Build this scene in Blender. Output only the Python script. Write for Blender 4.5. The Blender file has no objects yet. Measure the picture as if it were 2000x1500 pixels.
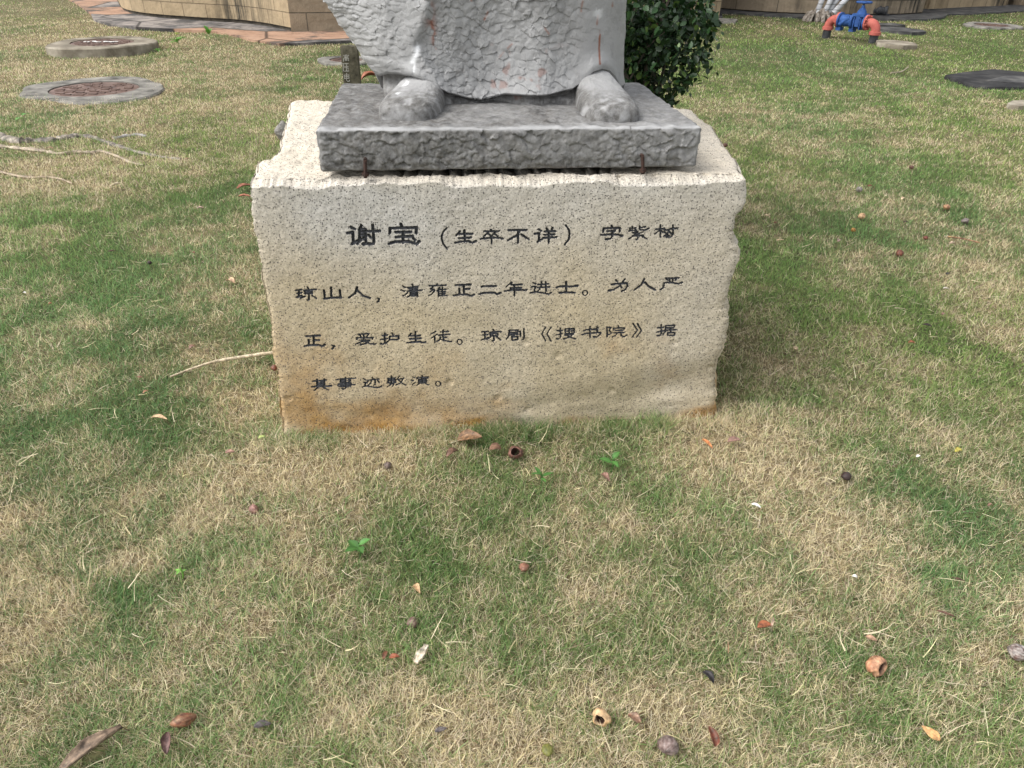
import bpy, math, random
import numpy as np
from mathutils import Vector
random.seed(7)
RNG = np.random.default_rng(11)
scene = bpy.context.scene

# ------------------------------------------------------------------ camera
H_CAM, PITCH, ROLL, FPX = 1.30, 32.0, 1.0, 1420.0       # metres, degrees, degrees, focal length in px of a 2000 px wide frame
th, rl = math.radians(PITCH), math.radians(ROLL)
CF = np.array([0, math.cos(th), -math.sin(th)])
_R0 = np.array([1.0, 0, 0]); _U0 = np.array([0, math.sin(th), math.cos(th)])
CR = math.cos(rl)*_R0 + math.sin(rl)*_U0
CU = math.cos(rl)*_U0 - math.sin(rl)*_R0
CO = np.array([0, 0, H_CAM])
cam_data = bpy.data.cameras.new("camera"); cam = bpy.data.objects.new("camera", cam_data)
scene.collection.objects.link(cam)
cam_data.sensor_width = 36.0; cam_data.lens = 36.0*FPX/2000.0
cam_data.clip_start = 0.05; cam_data.clip_end = 2000
from mathutils import Matrix
cam.matrix_world = Matrix(((CR[0], CU[0], -CF[0], 0), (CR[1], CU[1], -CF[1], 0), (CR[2], CU[2], -CF[2], H_CAM), (0, 0, 0, 1)))
scene.camera = cam

# ------------------------------------------------------------------ sky, sun, exposure
SUN_EL, SUN_AZ = math.radians(50), math.radians(-110)     # azimuth measured from +Y towards +X : light from the left, a bit from behind the camera
world = bpy.data.worlds.new("World"); scene.world = world; world.use_nodes = True
wn = world.node_tree; wn.nodes.clear()
w_out = wn.nodes.new("ShaderNodeOutputWorld"); w_bg = wn.nodes.new("ShaderNodeBackground")
w_sky = wn.nodes.new("ShaderNodeTexSky"); w_sky.sky_type = 'NISHITA'; w_sky.sun_disc = False
w_sky.sun_elevation = SUN_EL; w_sky.sun_rotation = SUN_AZ; w_sky.dust_density = 4.0; w_sky.air_density = 1.0; w_sky.ozone_density = 1.0
w_hs = wn.nodes.new("ShaderNodeHueSaturation"); w_hs.inputs["Saturation"].default_value = 0.18   # overcast: the cloud layer greys the sky
wn.links.new(w_sky.outputs[0], w_hs.inputs["Color"]); wn.links.new(w_hs.outputs[0], w_bg.inputs[0])
w_bg.inputs[1].default_value = 0.15
wn.links.new(w_bg.outputs[0], w_out.inputs[0])
sun_d = bpy.data.lights.new("sun", 'SUN'); sun_d.energy = 0.85; sun_d.angle = math.radians(40); sun_d.color = (1.0, 0.965, 0.91)
sun = bpy.data.objects.new("sun", sun_d); scene.collection.objects.link(sun)
_sd = Vector((math.sin(SUN_AZ)*math.cos(SUN_EL), math.cos(SUN_AZ)*math.cos(SUN_EL), math.sin(SUN_EL)))
sun.rotation_euler = _sd.to_track_quat('Z', 'Y').to_euler(); sun.location = (-3, -2, 6)
scene.view_settings.view_transform = 'Standard'; scene.view_settings.look = 'None'
scene.view_settings.exposure = 1.14; scene.view_settings.gamma = 1.0

# ------------------------------------------------------------------ where a spot of the photograph lies in the place
def ray(x, y): return CF + CR*((x-1000)/FPX) - CU*((y-750)/FPX)
def onz(x, y, z=0.0):
    d = ray(x, y); return CO + d*((z-CO[2])/d[2])
def onp(x, y, p, n):
    d = ray(x, y); return CO + d*(np.dot(p-CO, n)/np.dot(d, n))
def proj(P):
    q = P-CO; zc = q@CF; zc = np.where(zc < 0.05, 0.05, zc)
    return 1000+FPX*(q@CR)/zc, 750-FPX*(q@CU)/zc

# ------------------------------------------------------------------ noise
def _hash(i, j, k=0):
    i = i.astype(np.int64); j = j.astype(np.int64); k = np.asarray(k).astype(np.int64)
    h = (i*374761393 + j*668265263 + k*2147483647 + 974634777) & 0xFFFFFFFF
    h = ((h ^ (h >> 13))*1274126177) & 0xFFFFFFFF
    h = ((h ^ (h >> 16))*2246822519) & 0xFFFFFFFF
    return ((h ^ (h >> 15)) & 0xFFFFFF)/float(0xFFFFFF)
def noise2(x, y, seed=0):
    x = np.asarray(x, float); y = np.asarray(y, float)
    i = np.floor(x); j = np.floor(y); fx = x-i; fy = y-j
    fx = fx*fx*(3-2*fx); fy = fy*fy*(3-2*fy); s = np.full(x.shape, seed)
    a = _hash(i, j, s); b = _hash(i+1, j, s); c = _hash(i, j+1, s); d = _hash(i+1, j+1, s)
    return (a*(1-fx)+b*fx)*(1-fy) + (c*(1-fx)+d*fx)*fy
def fbm(x, y, o=4, seed=0):
    t = 0; a = 0.5; n = 0
    for k in range(o):
        t = t + a*noise2(x*2**k+17.3*k, y*2**k-9.1*k, seed+k); n += a; a *= 0.5
    return t/n - 0.5
def worley(x, y, seed=0, off=False):
    i = np.floor(x); j = np.floor(y)
    f1 = np.full(x.shape, 9.0); f2 = np.full(x.shape, 9.0); cid = np.zeros(x.shape); ox = np.zeros(x.shape); oy = np.zeros(x.shape)
    s = np.full(x.shape, seed)
    for a in (-1, 0, 1):
        for b in (-1, 0, 1):
            ci = i+a; cj = j+b
            dx = ci + _hash(ci, cj, s+1) - x; dy = cj + _hash(ci, cj, s+2) - y
            r = _hash(ci, cj, s+3)
            d = np.sqrt(dx*dx+dy*dy) + r*0.35
            nearer = d < f1
            f2 = np.where(nearer, f1, np.minimum(f2, d)); cid = np.where(nearer, r, cid); f1 = np.where(nearer, d, f1)
            if off: ox = np.where(nearer, dx, ox); oy = np.where(nearer, dy, oy)
    return (f1, f2, cid, ox, oy) if off else (f1, f2, cid)
def sstep(a, b, x):
    t = np.clip((x-a)/(b-a), 0, 1); return t*t*(3-2*t)

# ------------------------------------------------------------------ object helpers
def link(o): scene.collection.objects.link(o); return o
def tag(o, label=None, cat=None, group=None, kind=None):
    if label: o["label"] = label
    if cat: o["category"] = cat
    if group: o["group"] = group
    if kind: o["kind"] = kind
    return o
def empty(name, loc, label, cat, group=None):
    o = link(bpy.data.objects.new(name, None)); o.location = tuple(map(float, loc)); o.empty_display_size = 0.1
    return tag(o, label, cat, group)
def npmesh(name, V, Q, m, parent=None, col=None, uv=None, smooth=True):
    V = np.ascontiguousarray(V, dtype=np.float32); Q = np.ascontiguousarray(Q, dtype=np.int32)
    k = Q.shape[1]
    me = bpy.data.meshes.new(name)
    me.vertices.add(len(V)); me.vertices.foreach_set("co", V.ravel())
    me.loops.add(Q.size); me.loops.foreach_set("vertex_index", Q.ravel())
    me.polygons.add(len(Q)); me.polygons.foreach_set("loop_start", np.arange(0, Q.size, k, dtype=np.int32))
    me.update(calc_edges=True); me.validate()
    if smooth: me.polygons.foreach_set("use_smooth", np.ones(len(me.polygons), bool))
    if col is not None:
        c = np.ones((len(V), 4), np.float32); c[:, :3] = col
        at = me.color_attributes.new("Col", 'FLOAT_COLOR', 'POINT'); at.data.foreach_set("color", c.ravel())
    if uv is not None:
        ul = me.uv_layers.new(name="UVMap"); ul.data.foreach_set("uv", np.ascontiguousarray(uv[Q.ravel()], dtype=np.float32).ravel())
    me.materials.append(m)
    o = link(bpy.data.objects.new(name, me))
    if parent is not None:
        o.parent = parent
        o.matrix_parent_inverse = Matrix.Translation(-parent.location)
    return o
def gridquads(nr, nc, off=0, wrap=False):
    r = np.arange(nr-1)[:, None]; c = np.arange(nc if wrap else nc-1)[None, :]
    a = r*nc+c; b = r*nc+(c+1) % nc
    return (np.stack([a, b, b+nc, a+nc], -1).reshape(-1, 4)+off)
class MB:
    def __init__(s): s.v = []; s.f = []
    def add(s, V, F):
        o = len(s.v); s.v += [tuple(map(float, p)) for p in V]; s.f += [tuple(int(i)+o for i in f) for f in F]; return s
    def box(s, c, e, X=(1, 0, 0), Y=(0, 1, 0), Z=(0, 0, 1), b=0.0):
        c = np.array(c, float); X = np.array(X, float)*e[0]/2; Y = np.array(Y, float)*e[1]/2; Z = np.array(Z, float)*e[2]/2
        V = [c+i*X+j*Y+k*Z for k in (-1, 1) for j in (-1, 1) for i in (-1, 1)]
        return s.add(V, [(0, 2, 3, 1), (4, 5, 7, 6), (0, 1, 5, 4), (2, 6, 7, 3), (0, 4, 6, 2), (1, 3, 7, 5)])
    def tube(s, pts, rad, n=12, cap=True, flat=1.0):
        pts = np.array(pts, float); m = len(pts)
        rad = np.full(m, rad, float) if np.isscalar(rad) else np.array(rad, float)
        T = np.gradient(pts, axis=0); T /= np.linalg.norm(T, axis=1)[:, None]+1e-9
        ref = np.array([0, 0, 1.0]) if abs(T[0][2]) < 0.9 else np.array([1.0, 0, 0])
        a = np.arange(n)*2*np.pi/n; V = []
        A = np.cross(T[0], ref); A /= np.linalg.norm(A)
        for i in range(m):
            A = A-T[i]*np.dot(A, T[i]); A /= np.linalg.norm(A); B = np.cross(T[i], A)
            for q in a: V.append(pts[i]+rad[i]*(np.cos(q)*A+flat*np.sin(q)*B))
        F = [(i*n+k, i*n+(k+1) % n, (i+1)*n+(k+1) % n, (i+1)*n+k) for i in range(m-1) for k in range(n)]
        if cap: F += [tuple(range(n))[::-1], tuple((m-1)*n+k for k in range(n))]
        return s.add(V, F)
    def lathe(s, o, axis, prof, n=24):
        o = np.array(o, float); axis = np.array(axis, float); axis /= np.linalg.norm(axis)
        ref = np.array([0, 0, 1.0]) if abs(axis[2]) < 0.9 else np.array([1.0, 0, 0])
        A = np.cross(axis, ref); A /= np.linalg.norm(A); B = np.cross(axis, A)
        V = []; a = np.arange(n)*2*np.pi/n
        for h, r in prof:
            for q in a: V.append(o+axis*h+r*(np.cos(q)*A+np.sin(q)*B))
        m = len(prof)
        F = [(i*n+k, i*n+(k+1) % n, (i+1)*n+(k+1) % n, (i+1)*n+k) for i in range(m-1) for k in range(n)]
        F += [tuple(range(n))[::-1], tuple((m-1)*n+k for k in range(n))]
        return s.add(V, F)
    def build(s, name, m, parent=None, smooth=True, angle=40):
        me = bpy.data.meshes.new(name); me.from_pydata(s.v, [], s.f); me.validate(); me.update()
        import bmesh
        bm = bmesh.new(); bm.from_mesh(me); bmesh.ops.recalc_face_normals(bm, faces=bm.faces)
        if smooth:
            for f in bm.faces: f.smooth = True
            for e in bm.edges:
                if len(e.link_faces) == 2 and e.calc_face_angle(0) > math.radians(angle): e.smooth = False
        bm.to_mesh(me); bm.free(); me.materials.append(m)
        o = link(bpy.data.objects.new(name, me))
        if parent is not None:
            o.parent = parent; o.matrix_parent_inverse = Matrix.Translation(-parent.location)
        return o

# ------------------------------------------------------------------ materials
def mat(name, rough=0.8, spec=0.3):
    m = bpy.data.materials.new(name); m.use_nodes = True
    nt = m.node_tree; b = nt.nodes["Principled BSDF"]; b.inputs["Roughness"].default_value = rough
    b.inputs["Specular IOR Level"].default_value = spec
    return m, nt, b
def nd(nt, t, **k):
    n = nt.nodes.new(t)
    for a, v in k.items():
        if a in n.inputs: n.inputs[a].default_value = v
        else: setattr(n, a, v)
    return n
def coords(nt, kind="Object", scale=1.0):
    t = nd(nt, "ShaderNodeTexCoord"); mp = nd(nt, "ShaderNodeMapping")
    mp.inputs["Scale"].default_value = (scale,)*3 if np.isscalar(scale) else scale
    nt.links.new(t.outputs[kind], mp.inputs[0]); return mp.outputs[0]
def ramp(nt, src, stops):
    r = nd(nt, "ShaderNodeValToRGB"); e = r.color_ramp.elements
    while len(e) < len(stops): e.new(0.5)
    for i, (p, c) in enumerate(stops):
        e[i].position = p; e[i].color = (c, c, c, 1) if np.isscalar(c) else (*c, 1)
    nt.links.new(src, r.inputs[0]); return r.outputs[0]
def mixc(nt, fac, a, b, mode='MIX'):
    m = nd(nt, "ShaderNodeMix", data_type='RGBA', blend_type=mode)
    for s, v in ((m.inputs[0], fac), (m.inputs[6], a), (m.inputs[7], b)):
        if isinstance(v, bpy.types.NodeSocket): nt.links.new(v, s)
        elif np.isscalar(v): s.default_value = v
        else: s.default_value = (*v, 1)
    return m.outputs[2]
def noise(nt, vec, scale, detail=4, rough=0.6):
    n = nd(nt, "ShaderNodeTexNoise"); n.inputs["Scale"].default_value = scale; n.inputs["Detail"].default_value = detail
    n.inputs["Roughness"].default_value = rough; nt.links.new(vec, n.inputs["Vector"]); return n.outputs["Fac"]
def bump(nt, b, h, strength=0.3, dist=0.01):
    n = nd(nt, "ShaderNodeBump"); n.inputs["Strength"].default_value = strength; n.inputs["Distance"].default_value = dist
    nt.links.new(h, n.inputs["Height"]); nt.links.new(n.outputs[0], b.inputs["Normal"])
def simple(name, c1, c2, scale=20, rough=0.8, spec=0.3, bstr=0.3, bdist=0.004, c3=None):
    m, nt, b = mat(name, rough, spec); v = coords(nt)
    f = noise(nt, v, scale, 5)
    st = [(0.32, c1), (0.68, c2)] if c3 is None else [(0.3, c1), (0.5, c2), (0.7, c3)]
    nt.links.new(ramp(nt, f, st), b.inputs["Base Color"])
    bump(nt, b, noise(nt, v, scale*3, 4), bstr, bdist); return m
def attr(nt):
    a = nd(nt, "ShaderNodeAttribute"); a.attribute_name = "Col"; return a
def sep(nt, c):
    s = nd(nt, "ShaderNodeSeparateColor"); nt.links.new(c, s.inputs[0]); return s.outputs

def granite():
    m, nt, b = mat("granite", 0.85, 0.25); v = coords(nt, "Object")
    s = sep(nt, attr(nt).outputs["Color"])               # R tan weathering, G orange iron stain, B paler tone of the top face and rim
    base = ramp(nt, noise(nt, v, 9, 5), [(0.3, (0.41, 0.395, 0.365)), (0.7, (0.52, 0.505, 0.475))])
    tan = ramp(nt, noise(nt, v, 14, 5), [(0.3, (0.40, 0.335, 0.225)), (0.7, (0.50, 0.425, 0.30))])
    c = mixc(nt, s[0], base, tan)
    c = mixc(nt, s[1], c, ramp(nt, noise(nt, v, 20, 5), [(0.3, (0.26, 0.135, 0.035)), (0.7, (0.42, 0.245, 0.08))]))
    c = mixc(nt, s[2], c, (0.50, 0.445, 0.36))
    grains = noise(nt, v, 230, 3, 0.75)
    c = mixc(nt, 1.0, c, ramp(nt, grains, [(0.32, 0.62), (0.5, 1.0), (0.66, 1.22)]), 'MULTIPLY')
    vo = nd(nt, "ShaderNodeTexVoronoi"); vo.inputs["Scale"].default_value = 235; nt.links.new(v, vo.inputs["Vector"])
    vs = sep(nt, vo.outputs["Color"])
    pick = nd(nt, "ShaderNodeMath", operation='GREATER_THAN'); nt.links.new(vs[0], pick.inputs[0]); pick.inputs[1].default_value = 0.80
    near = nd(nt, "ShaderNodeMath", operation='LESS_THAN'); nt.links.new(vo.outputs["Distance"], near.inputs[0]); near.inputs[1].default_value = 0.46
    sp = nd(nt, "ShaderNodeMath", operation='MULTIPLY'); nt.links.new(pick.outputs[0], sp.inputs[0]); nt.links.new(near.outputs[0], sp.inputs[1])
    sp2 = nd(nt, "ShaderNodeMath", operation='MULTIPLY'); nt.links.new(sp.outputs[0], sp2.inputs[0]); sp2.inputs[1].default_value = 0.80
    c = mixc(nt, sp2.outputs[0], c, (0.05, 0.048, 0.048))
    nt.links.new(c, b.inputs["Base Color"]); bump(nt, b, noise(nt, v, 120, 5, 0.7), 0.45, 0.004); return m
M_GRANITE = granite()
M_INK = simple("engraving_paint", (0.013, 0.014, 0.016), (0.07, 0.072, 0.078), 160, 0.55, 0.4, 0.3, 0.002)

def painted_stone():
    m, nt, b = mat("grey_painted_stone", 0.62, 0.35); v = coords(nt)
    s = sep(nt, attr(nt).outputs["Color"])               # R grime plus shade painted on the robe core, G rust, B white chalk
    base = ramp(nt, noise(nt, v, 7, 5), [(0.3, (0.275, 0.276, 0.275)), (0.7, (0.335, 0.335, 0.335))])
    dirt_shade_f = nd(nt, "ShaderNodeMath", operation='MULTIPLY'); nt.links.new(s[0], dirt_shade_f.inputs[0])
    nt.links.new(ramp(nt, noise(nt, v, 55, 6, 0.75), [(0.33, 0.38), (0.62, 1.0)]), dirt_shade_f.inputs[1])
    c = mixc(nt, dirt_shade_f.outputs[0], base, ramp(nt, noise(nt, v, 25, 5), [(0.3, (0.032, 0.030, 0.027)), (0.7, (0.115, 0.108, 0.097))]))
    c = mixc(nt, s[1], c, (0.22, 0.085, 0.05)); c = mixc(nt, s[2], c, (0.78, 0.79, 0.80))
    nt.links.new(c, b.inputs["Base Color"]); bump(nt, b, noise(nt, v, 75, 6, 0.75), 0.5, 0.005); return m
M_PAINT = painted_stone()
M_IRON = simple("rusty_iron", (0.02, 0.013, 0.011), (0.06, 0.03, 0.022), 150, 0.8)

def vcol(name, rough=0.7, spec=0.25, transl=0.0, nscale=0):
    m, nt, b = mat(name, rough, spec); a = attr(nt).outputs["Color"]
    if nscale:
        a = mixc(nt, 1.0, a, ramp(nt, noise(nt, coords(nt), nscale, 6, 0.7), [(0.35, 0.35), (0.65, 1.5)]), 'MULTIPLY')
    nt.links.new(a, b.inputs["Base Color"])
    if transl:
        t = nd(nt, "ShaderNodeBsdfTranslucent"); mx = nd(nt, "ShaderNodeMixShader"); mx.inputs[0].default_value = transl
        nt.links.new(a, t.inputs[0]); nt.links.new(b.outputs[0], mx.inputs[1]); nt.links.new(t.outputs[0], mx.inputs[2])
        nt.links.new(mx.outputs[0], nt.nodes["Material Output"].inputs[0])
    return m
M_GRASS = vcol("grass_blades", 0.6, 0.3, 0.42)
M_SOIL = vcol("lawn_soil", 0.95, 0.1, 0, 45)
M_LEAF = vcol("leaf", 0.42, 0.45, 0.12)
M_CONC = simple("weathered_concrete", (0.045, 0.043, 0.038), (0.16, 0.152, 0.135), 7, 0.9, 0.2, 0.5, 0.008, (0.27, 0.255, 0.225))
M_CONCL = simple("pale_concrete", (0.075, 0.064, 0.046), (0.20, 0.175, 0.135), 5, 0.9, 0.2, 0.5, 0.008, (0.34, 0.31, 0.25))
M_DARKC = simple("blackened_concrete", (0.025, 0.025, 0.026), (0.06, 0.06, 0.06), 5, 0.9, 0.2, 0.4, 0.006, (0.13, 0.125, 0.115))
M_BLACKC = simple("black_lichen_concrete", (0.014, 0.014, 0.015), (0.03, 0.03, 0.031), 5, 0.95, 0.15, 0.4, 0.006, (0.06, 0.058, 0.055))
M_LID = simple("rusty_cast_iron", (0.05, 0.032, 0.027), (0.115, 0.07, 0.055), 12, 0.75, 0.35, 0.4, 0.004, (0.17, 0.12, 0.10))
M_WHITE = simple("white_paint", (0.6, 0.6, 0.58), (0.75, 0.75, 0.73), 60, 0.8)
M_POST = simple("mossy_post_concrete", (0.035, 0.032, 0.022), (0.085, 0.078, 0.055), 18, 0.95, 0.15, 0.5, 0.006, (0.15, 0.135, 0.10))
M_POSTTXT = simple("worn_white_lettering", (0.22, 0.21, 0.18), (0.42, 0.41, 0.37), 90, 0.9)
M_BLUE = simple("blue_valve_paint", (0.016, 0.048, 0.155), (0.028, 0.085, 0.26), 16, 0.7, 0.25, 0.15, 0.003)
M_RED = simple("faded_red_paint", (0.27, 0.062, 0.05), (0.40, 0.12, 0.095), 10, 0.75, 0.25, 0.15, 0.003)
M_BLACKP = simple("black_pipe", (0.016, 0.017, 0.02), (0.05, 0.052, 0.055), 14, 0.7)
M_PALM = None

# ------------------------------------------------------------------ block frame (plinth, slab and statue stand in it)
BL = onz(555, 852); BR = onz(1405, 814)
BU = (BR-BL)/np.linalg.norm(BR-BL); BN = np.array([BU[1], -BU[0], 0.0]); BV = -BN
def frame(u, v, z):
    u, v, z = np.broadcast_arrays(np.asarray(u, float), np.asarray(v, float), np.asarray(z, float))
    return BL[None, :]*np.array([1, 1, 0]) + u.reshape(-1, 1)*BU + v.reshape(-1, 1)*BV + z.reshape(-1, 1)*np.array([0, 0, 1.0])
def face_uz(x, y, v=0.0):
    p = onp(x, y, BL+BV*v, BN); return float(np.dot(p-BL, BU)), float(p[2])
def top_uv(x, y, z):
    p = onz(x, y, z)-BL; return float(np.dot(p, BU)), float(np.dot(p, BV))

# ================================================================== SETTING : lawn
def ground_h(x, y):
    return 0.035*fbm(x*0.55, y*0.55, 3, 5) + 0.03*fbm(x*2.2, y*2.2, 2, 9)
# dry (straw) and green patches as seen on the lawn: x, y, rx, ry, amount (positive = straw)
PATCH = [(200, 60, 420, 110, .38), (250, 230, 420, 130, .30), (520, 250, 120, 150, .05), (60, 350, 300, 60, .25), (440, 360, 90, 60, -.55),
         (180, 520, 260, 120, -.10), (150, 650, 260, 110, -.30), (330, 480, 120, 60, .15), (470, 560, 70, 140, .25), (130, 870, 200, 110, -.55),
         (300, 830, 120, 60, -.30), (60, 1010, 130, 60, .40), (640, 900, 230, 55, .50), (420, 960, 200, 80, .35), (150, 1200, 190, 130, .28),
         (640, 1090, 90, 190, .35), (880, 930, 130, 40, -.20), (1080, 960, 160, 70, -.28), (1500, 900, 110, 70, .62), (1400, 870, 90, 40, .35),
         (1590, 955, 90, 40, .50), (1440, 840, 60, 60, .45), (1640, 1050, 110, 50, .55), (1480, 1000, 90, 50, -.35), (1300, 1150, 160, 120, -.25), (1700, 1150, 150, 60, .30),
         (1880, 1050, 130, 120, -.35), (1850, 800, 180, 90, -.10), (1930, 600, 110, 110, .40), (1860, 850, 110, 40, .40), (1470, 700, 70, 120, .25),
         (1600, 480, 200, 90, -.12), (1750, 500, 160, 25, .40), (1530, 560, 90, 80, -.35), (1640, 540, 100, 20, .25), (1650, 380, 200, 30, .20),
         (1480, 420, 60, 30, .3), (1500, 240, 130, 35, .15), (1700, 150, 330, 90, -.38), (1500, 120, 110, 60, -.35), (1900, 90, 180, 40, -.35), (1800, 75, 150, 14, .2),
         (1760, 285, 260, 25, .10), (1850, 340, 160, 40, -.15), (800, 1330, 170, 110, .38), (950, 1400, 150, 60, .2), (420, 1330, 130, 60, -.12), (1250, 1380, 60, 40, .5),
         (1500, 1400, 160, 60, .05), (1900, 1330, 150, 110, .12), (1200, 1300, 130, 70, -.3), (700, 1450, 250, 50, .05), (1750, 1450, 160, 60, .12), (560, 300, 90, 60, -.2)]
def dryness(x, y):
    P = np.stack([x, y, np.zeros_like(x)], -1); px, py = proj(P)
    d = 0.35 + 0.65*fbm(x*0.9, y*0.9, 3, 21) + 1.0*fbm(x*3.6+3, y*3.6, 3, 31) + 1.25*fbm(x*13, y*13, 3, 41)
    for cx, cy, rx, ry, a in PATCH:
        d = d + (a if a > 0 else a*.7)*np.exp(-((px-cx)/rx)**2-((py-cy)/ry)**2)
    return np.clip(d, 0.02, 0.98)
def axis(lo, hi, step, far):
    a = np.arange(lo, hi+1e-6, step); e = []; s = step; q = hi
    while q < far: s *= 1.35; q += s; e.append(q)
    f = []; s = step; q = lo
    while q > -far: s *= 1.35; q -= s; f.append(q)
    return np.array(f[::-1]+list(a)+e)
gx = axis(-6, 6.5, 0.05, 400); gy = axis(0.2, 9, 0.05, 400)
GX, GY = np.meshgrid(gx, gy); fx, fy = GX.ravel(), GY.ravel()
gz = ground_h(fx, fy)
dr = dryness(fx, fy)[:, None]
gcol = (1-dr)*np.array([0.055, 0.066, 0.027]) + dr*np.array([0.17, 0.135, 0.076])
lawn = npmesh("lawn", np.stack([fx, fy, gz], -1), gridquads(len(gy), len(gx)), M_SOIL, col=gcol)
tag(lawn, kind="structure")

EXCL_C = []        # circles the grass leaves free: x, y, r
EXCL_P = []        # polygons the grass leaves free
def hole(x, y, r): EXCL_C.append((float(x), float(y), float(r)))
def polypx(pts): return np.array([onz(x, y)[:2] for x, y in pts])
def inpoly(x, y, P):
    ins = np.zeros(x.shape, bool); n = len(P)
    for i in range(n):
        x1, y1 = P[i]; x2, y2 = P[(i+1) % n]
        c = ((y1 > y) != (y2 > y)); ins ^= c & (x < (x2-x1)*(y-y1)/(y2-y1+1e-12)+x1)
    return ins

# ================================================================== PLINTH with its carved inscription
REG = {'A': (650, 400, 5.714), 'B': (1000, 400, 5.714), 'C': (560, 520, 6.667), 'D': (850, 520, 6.667), 'E': (1100, 520, 6.667), 'F': (590, 690, 6.667)}
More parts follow.
